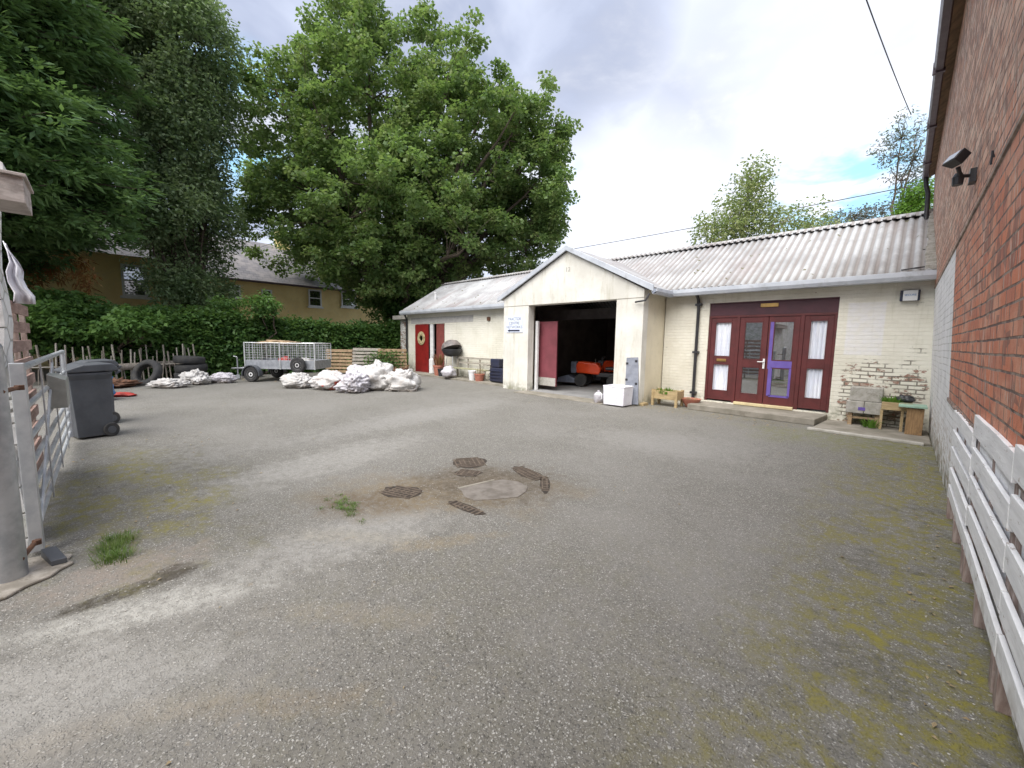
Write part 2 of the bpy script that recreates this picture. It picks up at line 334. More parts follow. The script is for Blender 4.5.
def glass(name, tint=(.03, .03, .03)):
    m, t, b = newmat(name); b.inputs['Base Color'].default_value = (*tint, 1); b.inputs['Roughness'].default_value = .05
    P = t.pos(); gl = t.new('ShaderNodeBsdfGlossy'); gl.inputs['Roughness'].default_value = .015; gl.inputs['Color'].default_value = (.85, .87, .88, 1)
    t.put(gl.inputs['Normal'], t.bump(t.noise(P, 1.5, 2), .04, .02))
    mx = t.new('ShaderNodeMixShader'); mx.inputs[0].default_value = .42; t.l.new(b.outputs[0], mx.inputs[1]); t.l.new(gl.outputs[0], mx.inputs[2])
    out = [n for n in t.n if n.type == 'OUTPUT_MATERIAL'][0]; t.l.new(mx.outputs[0], out.inputs[0]); return m
MT['glass'] = glass('dark_glass')
def clear_glass():
    m, t, b = newmat('window_pane'); b.inputs['Base Color'].default_value = (1, 1, 1, 1); b.inputs['Roughness'].default_value = .02
    tr = t.new('ShaderNodeBsdfTransparent'); mx = t.new('ShaderNodeMixShader'); mx.inputs[0].default_value = .09
    gl = t.new('ShaderNodeBsdfGlossy'); gl.inputs['Roughness'].default_value = .02
    t.l.new(tr.outputs[0], mx.inputs[1]); t.l.new(gl.outputs[0], mx.inputs[2])
    out = [n for n in t.n if n.type == 'OUTPUT_MATERIAL'][0]; t.l.new(mx.outputs[0], out.inputs[0]); return m
MT['pane'] = clear_glass()
def curtain():
    m, t, b = newmat('white_net_curtain'); P = t.pos()
    t.put(b.inputs['Base Color'], t.mix(t.ss(t.noise(t.scale(P, (14, 1, 1)), 1, 3), .4, .6), (.86, .89, .95), (.72, .76, .86))); b.inputs['Roughness'].default_value = .9
    return m
MT['curtain'] = curtain()
def emit(name, c, s):
    m, t, b = newmat(name); b.inputs['Base Color'].default_value = (*c, 1); b.inputs['Emission Color'].default_value = (*c, 1); b.inputs['Emission Strength'].default_value = s; return m
MT['tube'] = emit('lit_tube', (1, .82, .5), 5)

def leafmat(name, dark, light, warm, trans=.35, sc=.5, warm_amt=.35, haze=0):
    m, t, b = newmat(name)
    rnd = t.new('ShaderNodeNewGeometry').outputs['Random Per Island']; P = t.pos()
    cl = t.noise(P, sc, 4, .6); cl2 = t.noise(t.vmath('ADD', P, (31, 7, 3)).outputs[0], sc * 2.7, 3)
    f = t.math('ADD', t.math('MULTIPLY', t.ss(cl, .32, .68), .65), t.math('MULTIPLY', rnd, .35), clamp=True)
    col = t.mix(f, dark, light)
    col = t.mix(t.math('MULTIPLY', t.ss(t.math('ADD', cl2, t.math('MULTIPLY', rnd, .12)), .52, .72), warm_amt), col, warm)
    t.put(b.inputs['Base Color'], col); b.inputs['Roughness'].default_value = .5; b.inputs['Specular IOR Level'].default_value = .35
    tl = t.new('ShaderNodeBsdfTranslucent'); t.put(tl.inputs[0], t.mix(.5, col, (.16, .26, .03)))
    mx = t.new('ShaderNodeMixShader'); mx.inputs[0].default_value = trans
    t.l.new(b.outputs[0], mx.inputs[1]); t.l.new(tl.outputs[0], mx.inputs[2])
    out = [n for n in t.n if n.type == 'OUTPUT_MATERIAL'][0]; t.l.new(mx.outputs[0], out.inputs[0]); return m
MT['syc'] = leafmat('sycamore_leaves', (0.095, 0.175, 0.06), (0.235, 0.345, 0.12), (0.38, 0.37, 0.16), sc=.55, trans=0.5)
MT['con'] = leafmat('cypress_sprays', (0.075, 0.155, 0.065), (0.19, 0.32, 0.125), (0.24, 0.35, 0.13), sc=.7, trans=0.5)
MT['con_dead'] = leafmat('dead_cypress_sprays', (0.312, 0.12, 0.036), (0.504, 0.228, 0.084), (0.36, 0.288, 0.096), trans=.25, sc=1)
MT['ash'] = leafmat('light_leaves', (0.14, 0.215, 0.11), (0.33, 0.43, 0.23), (0.38, 0.42, 0.24), sc=.6, trans=0.5)
MT['hedge'] = leafmat('hedge_leaves', (0.055, 0.13, 0.042), (0.14, 0.26, 0.075), (0.21, 0.33, 0.09), sc=1.1, trans=0.5)
MT['hedge2'] = leafmat('maple_shrub_leaves', (0.09, 0.19, 0.06), (0.2, 0.36, 0.1), (0.25, 0.4, 0.12), sc=1.1, trans=0.5)
MT['pale_tree'] = leafmat('pale_leaves', (0.17, 0.24, 0.09), (0.34, 0.4, 0.18), (0.45, 0.42, 0.2), trans=.45, sc=.7, warm_amt=.5)
MT['purple_tree'] = leafmat('purplish_leaves', (.13, .14, .17), (.24, .25, .28), (.3, .25, .18), trans=.4, sc=.8)
MT['bright_green'] = leafmat('bright_green_leaves', (.09, .2, .03), (.16, .32, .05), (.18, .3, .05), trans=.4, sc=1)
MT['grass'] = leafmat('grass_blades', (0.07, 0.14, 0.03), (0.15, 0.26, 0.06), (0.3, 0.3, 0.12), trans=.35, sc=3)
MT['litter'] = leafmat('dry_leaves', (0.24, 0.18, 0.1), (0.38, 0.31, 0.19), (0.3, 0.18, 0.09), trans=.1, sc=3)
MT['bark'] = wood('grey_brown_bark', (.13, .10, .075), (.07, .055, .04), axis=(7, 7, 1.2), rough=.9)
MT['bark_pale'] = wood('pale_bark', (.30, .27, .23), (.2, .17, .14), axis=(7, 7, 1.2), rough=.9)

# asphalt
def blob(t, x, y, cx, cy, rx, ry, ang=0, a=1.35, b=.35, nz=None, namt=1.3):
    c, s = math.cos(R(ang)), math.sin(R(ang))
    X = t.math('SUBTRACT', x, cx); Y = t.math('SUBTRACT', y, cy)
    U = t.math('DIVIDE', t.math('ADD', t.math('MULTIPLY', X, c), t.math('MULTIPLY', Y, s)), rx)
    V = t.math('DIVIDE', t.math('SUBTRACT', t.math('MULTIPLY', Y, c), t.math('MULTIPLY', X, s)), ry)
    d = t.math('SQRT', t.math('ADD', t.math('MULTIPLY', U, U), t.math('MULTIPLY', V, V)))
    if nz is not None: d = t.math('ADD', d, t.math('MULTIPLY', t.math('SUBTRACT', nz, .5), namt * 2))
    return t.ss(d, a, b)
def asphalt():
    m, t, b = newmat('worn_asphalt'); P = t.pos(); x, y, z = t.sep(P)
    P2 = t.comb(x, y, 0.0)
    PW = t.vmath('ADD', P2, t.vmath('SCALE', t.comb(t.noise(P2, 55, 2), t.noise(t.vmath('ADD', P2, (9, 4, 0)).outputs[0], 55, 2), 0.0), sc=.022).outputs[0]).outputs[0]
    v1 = t.vor(PW, 82); v2 = t.vor(PW, 150)
    r1 = t.sep(v1.outputs['Color'])[0]; r1b = t.sep(v1.outputs['Color'])[1]; r2 = t.sep(v2.outputs['Color'])[0]
    nz = t.noise(P2, 1.7, 7, .62); nf = t.noise(P2, 6, 7, .68); big = t.noise(P2, .33, 6, .6)
    wear = t.ss(t.noise(t.comb(t.math('ADD', x, 5.0), y, 0.0), .55, 7, .65), .36, .68)
    base = t.mix(big, (.125, .118, .100), (.188, .177, .154))
    base = t.mix(t.math('MULTIPLY', t.ss(nf, .4, .7), .4), base, (.12, .117, .108))
    gr_ = t.noise(P2, 48, 4, .75); base = t.mix(t.math('MULTIPLY', t.ss(gr_, .52, .35), .6), base, (.05, .048, .045))
    # stones
    s1 = t.math('MULTIPLY', t.ss(v1.outputs['Distance'], .42, .28), t.ss(r1, .40, .50))
    stone = t.mix(r1b, (.25, .24, .22), (.55, .54, .51))
    base = t.mix(t.math('MULTIPLY', s1, .85), base, stone)
    s2 = t.math('MULTIPLY', t.ss(v2.outputs['Distance'], .42, .3), t.ss(r2, .48, .58))
    base = t.mix(t.math('MULTIPLY', s2, .6), base, (.40, .39, .37))
    pit = t.math('MULTIPLY', t.ss(r1, .16, .12), t.ss(v1.outputs['Distance'], .5, .3)); base = t.mix(t.math('MULTIPLY', pit, .5), base, (.04, .04, .038))
    # pale dusty worn areas
    pale = t.math('MULTIPLY', wear, .42); col = t.mix(pale, base, (.25, .24, .225))
    fine = t.math('ADD', t.math('MULTIPLY', t.ss(t.noise(P2, 17, 7, .8), .38, .60), .7), .3)
    def add(col, mask, c, amt, br=True):
        if br: mask = t.math('MULTIPLY', mask, fine)
        return t.mix(t.math('MULTIPLY', mask, amt), col, c)
    # pale scraped tracks on the left
    col = add(col, blob(t, x, y, -2.86, .12, .62, .17, 72, nz=nf, namt=.8), (.40, .39, .36), .9)
    col = add(col, blob(t, x, y, -2.45, -.2, .7, .3, 60, nz=nf), (.34, .33, .31), .6)
    col = add(col, blob(t, x, y, -2.9, 1.2, .9, .35, 80, nz=nf), (.34, .33, .31), .6)
    col = add(col, blob(t, x, y, -5.0, 1.9, 1.5, .5, 105, nz=nf), (.34, .33, .31), .6)
    col = add(col, blob(t, x, y, -6.8, 4.4, 3.0, .6, 100, nz=nf), (.31, .30, .285), .5)
    col = add(col, blob(t, x, y, -2.5, 5.9, 1.6, .8, 20, nz=nf), (.29, .28, .265), .45)
    # worn gravelly patch and damp dark strip beside the gate
    col = add(col, blob(t, x, y, -3.45, .02, .42, .26, 90, nz=nf), (.26, .215, .18), .75)
    col = add(col, blob(t, x, y, -3.16, .04, .36, .075, 96, nz=nf, namt=.5, a=1.15, b=.75), (.05, .042, .03), 1.0)
    col = add(col, blob(t, x, y, -3.22, .24, .12, .11, 0, nz=nf, namt=.5, a=1.15, b=.75), (.06, .05, .038), .95)
    col = add(col, blob(t, x, y, -2.0, .9, .5, .10, 40, nz=nf), (.28, .235, .16), .3)
    col = add(col, blob(t, x, y, -2.1, -.1, .5, .08, 70, nz=nf), (.27, .22, .15), .2)
    # tan silt round the drains and in the front left
    col = add(col, blob(t, x, y, -3.2, 2.35, 1.15, .60, 48, nz=nz), (.19, .145, .085), .9)
    col = add(col, blob(t, x, y, -3.1, 2.8, .85, .62, 40, nz=nf), (.085, .066, .046), 1.0)
    col = add(col, blob(t, x, y, -3.45, 1.6, .5, .3, 48, nz=nf), (0.115, 0.083, 0.05), .8)
    col = add(col, blob(t, x, y, -2.35, 1.7, .4, .10, 60, nz=nf), (0.302, 0.23, 0.122), .35)
    col = add(col, blob(t, x, y, -2.9, 1.25, .5, .12, 40, nz=nf), (0.288, 0.252, 0.173), .25)
    col = add(col, blob(t, x, y, -1.7, .45, .4, .07, 50, nz=nf), (0.259, 0.194, 0.108), .3)
    col = add(col, t.math('MULTIPLY', t.ss(nf, .60, .72), t.ss(big, .45, .6)), (.36, .27, .15), .35)
    # moss: along the brick wall, by the gate, in front of the slabs
    mn = t.ss(t.noise(P2, 2.3, 8, .72), .40, .54); mn2 = t.ss(t.noise(P2, 9, 6, .7), .38, .6)
    mm = t.math('MULTIPLY', mn, mn2)
    wallb = t.math('ADD', t.math('MULTIPLY', t.ss(t.math('ADD', x, t.math('MULTIPLY', nz, .9)), -.35, .55), 1.0), 0.0)
    col = add(col, t.math('MULTIPLY', wallb, mn2), (.072, .068, .048), .8)
    col = add(col, t.math('MULTIPLY', wallb, mm), (.215, .19, .028), 1.0)
    col = add(col, t.math('MULTIPLY', blob(t, x, y, -5.9, .3, 2.5, .9, 5, nz=nz), mn2), (.085, .08, .06), .7)
    col = add(col, t.math('MULTIPLY', blob(t, x, y, -5.2, .15, 1.7, .65, 4, nz=nz), mm), (.21, .19, .045), 1.0)
    col = add(col, t.math('MULTIPLY', blob(t, x, y, -.4, 8.3, 1.6, .9, 0, nz=nz), mn2), (.15, .155, .045), .9)
    col = add(col, t.math('MULTIPLY', blob(t, x, y, -3.0, 9.3, 2.6, .5, 0, nz=nz), mn2), (.17, .155, .09), .6)
    col = add(col, t.math('MULTIPLY', blob(t, x, y, -1.2, 1.6, 1.9, 1.1, 60, nz=nz), mm), (.15, .14, .07), .2)
    ck = t.math('MULTIPLY', t.ss(t.math('ABSOLUTE', t.math('SUBTRACT', t.noise(t.vmath('ADD', P2, (3, 8, 0)).outputs[0], .55, 5, .6), .5)), .0045, .001), t.ss(nz, .42, .58)); col = add(col, ck, (.07, .065, .055), .3)
    # under the trees: soil and debris
    far = t.ss(t.math('ADD', x, t.math('MULTIPLY', nz, 3.0)), -16.2, -18.6)
    col = add(col, far, (.10, .085, .06), .9)
    t.put(b.inputs['Base Color'], col)
    b.inputs['Roughness'].default_value = .78
    h = t.math('ADD', t.math('MULTIPLY', t.ss(v1.outputs['Distance'], .5, .1), .8), t.math('ADD', t.math('MULTIPLY', t.ss(v2.outputs['Distance'], .5, .1), .4), t.math('MULTIPLY', nf, 1.2)))
    t.put(b.inputs['Normal'], t.bump(h, .8, .006)); return m
MT['asphalt'] = asphalt()

# ------------------------------------------------------------------ mesh helpers
class MB:
    def __init__(s): s.v = []; s.f = []
    def add(s, vs, fs):
        n = len(s.v); s.v += [tuple(v) for v in vs]; s.f += [tuple(i + n for i in f) for f in fs]; return s
    def box(s, x0, x1, y0, y1, z0, z1, M=None):
        vs = [Vector((x, y, z)) for z in (z0, z1) for y in (y0, y1) for x in (x0, x1)]
        if M is not None: vs = [M @ v for v in vs]
        return s.add(vs, [(0, 2, 3, 1), (4, 5, 7, 6), (0, 1, 5, 4), (2, 6, 7, 3), (0, 4, 6, 2), (1, 3, 7, 5)])
    def prism(s, pts, off):           # pts 3-d polygon, off extrusion vector
        n = len(pts); off = Vector(off); a = [Vector(p) for p in pts]; vs = a + [p + off for p in a]
        fs = [tuple(range(n))[::-1], tuple(range(n, 2 * n))] + [(i, (i + 1) % n, n + (i + 1) % n, n + i) for i in range(n)]
        return s.add(vs, fs)
    def tube(s, path, r, n=8, cap=True):
        path = [Vector(p) for p in path]; k = len(path); rs = r if isinstance(r, (list, tuple)) else [r] * k
        vs = []; prev = None
        for i, p in enumerate(path):
            d = (path[min(i + 1, k - 1)] - path[max(i - 1, 0)]).normalized()
            if prev is None:
                a = Vector((0, 0, 1)) if abs(d.z) < .9 else Vector((1, 0, 0)); u = d.cross(a).normalized()
            else: u = (prev - d * prev.dot(d)).normalized()
            prev = u; v = d.cross(u)
            vs += [p + (u * math.cos(2 * math.pi * j / n) + v * math.sin(2 * math.pi * j / n)) * rs[i] for j in range(n)]
        fs = [(i * n + j, i * n + (j + 1) % n, (i + 1) * n + (j + 1) % n, (i + 1) * n + j) for i in range(k - 1) for j in range(n)]
        if cap: fs += [tuple(range(n))[::-1], tuple(range((k - 1) * n, k * n))]
        return s.add(vs, fs)
    def lathe(s, prof, c, axis='z', n=24, M=None):   # prof [(r,h)]
        vs = []
        for r, h in prof:
            for j in range(n):
                a = 2 * math.pi * j / n; u, v = r * math.cos(a), r * math.sin(a)
                p = Vector((u, v, h)) if axis == 'z' else (Vector((u, h, v)) if axis == 'y' else Vector((h, u, v)))
                if M is not None: p = M @ p
                vs.append(p + Vector(c))
        k = len(prof); fs = [(i * n + j, i * n + (j + 1) % n, (i + 1) * n + (j + 1) % n, (i + 1) * n + j) for i in range(k - 1) for j in range(n)]
        fs += [tuple(range(n))[::-1], tuple(range((k - 1) * n, k * n))]
        return s.add(vs, fs)
    def build(s, name, mat, parent=None, bevel=0, smooth=False, loc=None):
        off = Vector((0, 0, 0)); 
        if parent is not None:
            q = parent
            while q is not None: off += Vector(q.location); q = q.parent
        elif loc is not None: off = Vector(loc)
        me = bpy.data.meshes.new(name); me.from_pydata([tuple(Vector(v) - off) for v in s.v], [], s.f)
        bm = bmesh.new(); bm.from_mesh(me); bmesh.ops.recalc_face_normals(bm, faces=bm.faces); bm.to_mesh(me); bm.free()
        me.materials.append(mat if not isinstance(mat, str) else MT[mat])
        if smooth:
            for p in me.polygons: p.use_smooth = True
        o = bpy.data.objects.new(name, me); COL.objects.link(o)
        if parent is not None: o.parent = parent
        elif loc is not None: o.location = loc
        if smooth and smooth != 'all':
            md = o.modifiers.new('e', 'EDGE_SPLIT'); md.split_angle = R(38)
        if bevel:
            md = o.modifiers.new('b', 'BEVEL'); md.width = bevel; md.segments = 2; md.limit_method = 'ANGLE'
        return o
def tag(o, label, cat, group=None):
    o['label'] = label; o['category'] = cat
    if group: o['group'] = group
    return o
def thing(name, label, cat, loc=(0, 0, 0), group=None):
    o = bpy.data.objects.new(name, None); o.empty_display_size = .2; COL.objects.link(o); o.location = loc
    return tag(o, label, cat, group)
def structure(o): o['kind'] = 'structure'; return o
def dup(root, loc, rz=0, label=None, scale=None):
    r = root.copy(); COL.objects.link(r); r.location = loc; r.rotation_euler = (0, 0, rz)
    if scale: r.scale = scale
    if label: r['label'] = label
    for ch in list(root.children):
        c = ch.copy(); COL.objects.link(c); c.parent = r
        for g in list(ch.children):
            d = g.copy(); COL.objects.link(d); d.parent = c
    return r
def RZ(a, c=(0, 0, 0)):
    c = Vector(c); return Matrix.Translation(c) @ Matrix.Rotation(R(a), 4, 'Z') @ Matrix.Translation(-c)
def text_mesh(name, body, size, M, mat, parent, ext=.001):
    cu = bpy.data.curves.new(name, 'FONT'); cu.body = body; cu.size = size; cu.align_x = 'CENTER'; cu.align_y = 'CENTER'; cu.extrude = ext
    tmp = bpy.data.objects.new(name, cu); COL.objects.link(tmp); bpy.context.view_layer.update()
    me = bpy.data.meshes.new_from_object(tmp.evaluated_get(bpy.context.evaluated_depsgraph_get())); bpy.data.objects.remove(tmp)
    off = Vector((0, 0, 0)); q = parent
    while q is not None: off += Vector(q.location); q = q.parent
    me.transform(Matrix.Translation(-off) @ M); me.materials.clear(); me.materials.append(MT[mat])
    o = bpy.data.objects.new(name, me); COL.objects.link(o); o.parent = parent; return o
def face_front(x, y, z):      # text standing in the X-Z plane, facing -Y
    return Matrix.Translation((x, y, z)) @ Matrix.Rotation(R(90), 4, 'X')

# ------------------------------------------------------------------ GROUND
g = MB(); g.add([(-400, -400, 0), (400, -400, 0), (400, 400, 0), (-400, 400, 0)], [(0, 1, 2, 3)])
structure(g.build('ground', 'asphalt'))
ap = MB(); ap.box(-8.25, -5.22, 8.55, 9.14, -.05, .022); structure(ap.build('garage_apron_path', 'concrete', bevel=.006))
lp = MB(); lp.prism([(-17.3, 9.62, -.02), (-13.2, 9.5, -.02), (-9.35, 9.35, -.02), (-9.35, 10.32, -.02), (-17.3, 10.32, -.02)], (0, 0, .09)); structure(lp.build('left_path', 'concrete', bevel=.01))
sp = MB(); sp.prism([(-3.52, 9.52, 0), (-1.1, 9.42, 0), (-1.0, 10.32, 0), (-3.52, 10.32, 0)], (0, 0, .13)); structure(sp.build('door_step', 'concrete', bevel=.015))
sb = MB(); sb.prism([(-1.09, 8.98, 0), (.43, 8.9, 0), (.43, 10.32, 0), (-.99, 10.32, 0)], (0, 0, .035)); structure(sb.build('corner_path', 'concrete', bevel=.008))
se = MB(); se.prism([(-1.14, 8.88, 0), (.35, 8.80, 0), (.35, 8.90, 0), (-1.12, 8.98, 0)], (0, 0, .042)); structure(se.build('kerb', 'concrete_edge', bevel=.008))

# ------------------------------------------------------------------ WORKSHOP (one building)
ws = thing('workshop_building', 'long low cream painted workshop with gabled garage entrance and corrugated roof', 'building', (-7, 10, 0))
def wall_x(mb, x0, x1, y0, y1, z0, z1, ops):      # wall along X with rectangular openings
    xs = x0
    for a, b, c, d in sorted(ops):
        mb.box(xs, a, y0, y1, z0, z1)
        if c > z0: mb.box(a, b, y0, y1, z0, c)
        if d < z1: mb.box(a, b, y0, y1, d, z1)
        xs = b
    mb.box(xs, x1, y0, y1, z0, z1)
m = MB(); wall_x(m, -4.5, .6, 10.3, 10.52, -.1, 2.72, [(-3.42, -.99, .16, 2.5)]); fw_ = m.build('front_wall', 'brick_cream', ws)
m = MB(); wall_x(m, -17.05, -9.22, 10.3, 10.52, -.1, 2.74, [(-16.25, -14.08, 0, 2.24)]); m.build('front_wall', 'brick_left', ws)
# smooth lintel band over the left door, set proud
m = MB(); m.box(-16.7, -12.2, 10.294, 10.32, 2.27, 2.52); m.build('lintel', plain('greyed_lintel', (.50, .49, .47), (.42, .41, .40), rough=.8), ws)
# gable block
GX0, GX1, GY, AX = -9.26, -4.52, 9.1, -6.80
m = MB(); m.box(GX0, -8.2, GY, GY + .25, -.1, 2.6); m.box(-5.24, GX1, GY, GY + .25, -.1, 2.6)
m.prism([(GX0, GY, 2.6), (GX1, GY, 2.6), (GX1, GY, 2.80), (AX, GY, 4.0), (GX0, GY, 2.84)], (0, .25, 0)); m.build('gable_wall', 'render', ws)
m = MB(); m.box(GX0 - .004, GX1 + .004, GY - .004, GY + .02, 2.60, 2.615); m.build('render_joint', 'concrete', ws)
m = MB(); m.box(GX1 - .24, GX1 - .003, GY + .25, 10.34, -.1, 2.82); m.build('side_wall', 'render_side', ws)
m = MB(); m.box(GX0 + .003, GX0 + .24, GY + .25, 10.34, -.1, 2.82); m.build('side_wall', 'render_side', ws)
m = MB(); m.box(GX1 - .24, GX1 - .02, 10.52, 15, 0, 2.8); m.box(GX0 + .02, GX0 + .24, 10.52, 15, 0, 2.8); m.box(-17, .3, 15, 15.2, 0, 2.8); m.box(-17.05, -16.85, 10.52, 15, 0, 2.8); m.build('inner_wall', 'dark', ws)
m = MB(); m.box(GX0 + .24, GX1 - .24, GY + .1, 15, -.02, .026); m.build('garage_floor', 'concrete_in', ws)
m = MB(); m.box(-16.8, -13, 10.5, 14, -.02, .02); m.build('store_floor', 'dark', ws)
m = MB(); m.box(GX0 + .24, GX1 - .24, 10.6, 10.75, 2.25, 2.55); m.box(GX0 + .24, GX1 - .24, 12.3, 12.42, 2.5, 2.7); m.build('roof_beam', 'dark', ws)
# corrugated roof
def corrugated(mb, x0, x1, A, B, pitch=.152, amp=.022):
    A = Vector((0, *A)); B = Vector((0, *B)); nrm = (B - A).cross(Vector((1, 0, 0))).normalized()
    if nrm.z < 0: nrm = -nrm
    n = int((x1 - x0) / pitch * 8); vs = []; rows = 5
    for k in range(rows):
        c = A.lerp(B, k / (rows - 1))
        for i in range(n + 1):
            x = x0 + (x1 - x0) * i / n; s = math.sin(2 * math.pi * x / pitch); h = amp * (math.copysign(abs(s) ** .6, s))
            wv = .012 * math.sin(x * 1.3 + k) 
            vs.append(Vector((x, c.y, c.z + wv)) + nrm * h)
    fs = [(k * (n + 1) + i, k * (n + 1) + i + 1, (k + 1) * (n + 1) + i + 1, (k + 1) * (n + 1) + i) for k in range(rows - 1) for i in range(n)]
    mb.add(vs, fs)
def solid(o, th): md = o.modifiers.new('s', 'SOLIDIFY'); md.thickness = th; md.offset = -1; return o
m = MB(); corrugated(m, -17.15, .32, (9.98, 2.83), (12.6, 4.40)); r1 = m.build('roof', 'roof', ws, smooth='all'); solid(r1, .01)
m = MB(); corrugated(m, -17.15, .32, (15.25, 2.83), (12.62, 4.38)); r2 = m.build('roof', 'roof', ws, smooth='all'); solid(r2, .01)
m = MB(); m.prism([(-17.2, 12.42, 4.335), (-17.2, 12.6, 4.46), (-17.2, 12.78, 4.335), (-17.2, 12.6, 4.43)], (17.45, 0, 0))
for i in range(114): m.box(-17.15 + i * .152, -17.08 + i * .152, 12.36, 12.84, 4.345, 4.365)
m.build('ridge_cap', 'roof', r1)
m = MB()
for i in range(24): m.box(.16 - .0 + random.uniform(-.03, .0), .36, 10.0 + i * .11, 10.12 + i * .11, 2.85 + i * .0657, 2.93 + i * .0657 + random.uniform(0, .03))
m.build('mortar_flashing', 'lichen_slab', r1, bevel=.01)
# gable roof
def slope(mb, xa, za, xb, zb, y0, y1, th=.045):
    mb.prism([(xa, y0, za), (xb, y0, zb), (xb, y0, zb + th), (xa, y0, za + th)], (0, y1 - y0, 0))
m = MB(); slope(m, GX0 - .16, 2.82, AX, 4.06, GY - .06, 12.3); slope(m, AX, 4.06, GX1 + .2, 2.80, GY - .06, 12.3); m.build('porch_roof', 'roof', ws)
m = MB()
m.prism([(GX0 - .22, GY - .10, 2.76), (AX, GY - .10, 4.00), (AX, GY - .10, 4.14), (GX0 - .22, GY - .10, 2.90)], (0, .05, 0))
m.prism([(AX, GY - .10, 4.00), (GX1 + .26, GY - .10, 2.72), (GX1 + .26, GY - .10, 2.87), (AX, GY - .10, 4.14)], (0, .05, 0)); m.build('barge_board', 'gutter', ws, bevel=.008)
m = MB(); m.prism([(-4.45, 11.0, 3.30), (-5.35, 12.0, 3.93), (-5.30, 12.05, 3.99), (-4.40, 11.05, 3.36)], (.05, .03, .03)); m.build('valley_flashing', 'rust', ws)
# gutters
def gutter(mb, p0, p1, w=.13, h=.13):
    p0 = Vector(p0); p1 = Vector(p1); d = (p1 - p0).normalized(); o = Vector((d.y, -d.x, 0))
    prof = [(-w / 2, 0), (-w / 2, -h * .55), (-w * .3, -h), (w * .3, -h), (w / 2, -h * .55), (w / 2, 0), (w / 2 - .012, 0), (w * .3, -h + .014), (-w * .3, -h + .014), (-w / 2 + .012, 0)]
    mb.prism([p0 + o * a + Vector((0, 0, b)) for a, b in prof], p1 - p0)
m = MB(); gutter(m, (-4.26, 9.98, 2.83), (.33, 9.98, 2.83), .15, .15); m.box(-4.3, .3, 10.04, 10.1, 2.68, 2.83); m.build('gutter', 'gutter', ws, bevel=.004)
m = MB(); gutter(m, (-17.1, 9.98, 2.84), (-9.45, 9.98, 2.84), .15, .16); m.box(-17.1, -9.5, 10.04, 10.1, 2.68, 2.84); m.build('gutter', 'gutter', ws, bevel=.004)
m = MB(); gutter(m, (-4.24, 9.98, 2.80), (-4.24, 9.02, 2.80), .14, .14); m.build('gutter', 'gutter', ws, bevel=.004)
# downpipes
m = MB(); m.tube([(-3.66, 10.02, 2.72), (-3.66, 10.2, 2.6), (-3.66, 10.24, 2.4), (-3.66, 10.24, .07)], .036, 12)
for z in (2.45, 1.3, .3): m.box(-3.73, -3.59, 10.19, 10.299, z, z + .05)
m.build('downpipe', 'black', ws, smooth=True)
m = MB(); m.tube([(-16.95, 10.1, 2.7), (-16.98, 10.22, 2.5), (-16.98, 10.22, .05)], .045, 10); m.build('downpipe', 'black', ws, smooth=True)
m = MB(); m.tube([(-4.36, 9.04, 2.68), (-4.42, 8.98, 2.52), (-4.7, 9.03, 2.50)], .022, 8); m.build('overflow_pipe', 'black', ws, smooth=True)
m = MB(); m.lathe([(.05, 0), (.05, .3), (.07, .31), (.07, .36), (.01, .38)], (-15.6, 10.9, 3.35), n=12); m.build('roof_vent', 'white_paint', ws, smooth=True)
text_mesh('wall_number', '12', .17, face_front(-6.78, GY - .003, 3.5), 'lichen_slab', ws, .002)
m = MB(); m.tube([(-10.3, 10.27, 2.55), (-10.05, 10.2, 2.35), (-10.0, 10.27, 2.55)], .012, 6); m.build('wall_bracket', 'rust', ws)
m = MB(); m.box(-11.35, -11.2, 10.25, 10.3, 2.28, 2.42); m.build('wall_vent', 'rust', ws)
# maroon door and window unit
YF = 10.33
m = MB()
for a, b in ((-3.42, -3.37), (-2.82, -2.75), (-1.60, -1.53), (-1.04, -.99)): m.box(a, b, YF, YF + .09, .16, 2.2)
m.box(-3.42, -.99, YF - .002, YF + .09, 2.15, 2.2); m.build('door_frame', 'maroon', ws, bevel=.004)
m = MB(); m.box(-3.42, -.99, YF + .01, YF + .08, 2.202, 2.5); m.box(-3.42, -.99, YF - .02, YF + .01, 2.475, 2.5); m.build('header_panel', 'maroon_dull', ws, bevel=.004)
m = MB(); m.box(-2.36, -2.02, YF - .012, YF + .008, 2.36, 2.44); m.build('name_plate', 'brass', ws, bevel=.004)
m = MB(); m.box(-2.75, -1.60, YF - .08, YF + .06, .14, .2); m.build('threshold', 'cream_paint', ws, bevel=.006)
def leaf_unit(x0, x1, stile, mid0, mid1, top, bot, z0=.2, z1=2.148, y=YF + .015, purple=False, name='door'):
    f = MB(); f.box(x0, x0 + stile, y, y + .045, z0, z1); f.box(x1 - stile, x1, y, y + .045, z0, z1)
    f.box(x0 + stile, x1 - stile, y, y + .045, z1 - top, z1); f.box(x0 + stile, x1 - stile, y, y + .045, z0, z0 + bot); f.box(x0 + stile, x1 - stile, y, y + .045, mid0, mid1)
    o = f.build(name, 'maroon', ws, bevel=.004)
    a, b = x0 + stile, x1 - stile
    gz = [(z0 + bot, mid0), (mid1, z1 - top)]
    bd = MB(); 
    for c, d in gz:
        for q in ((a, a + .014, c, d), (b - .014, b, c, d), (a + .014, b - .014, c, c + .014), (a + .014, b - .014, d - .014, d)): bd.box(q[0], q[1], y - .004, y + .02, q[2], q[3])
    bd.build('glazing_bead', 'maroon', o)
    return o, a, b, gz, y
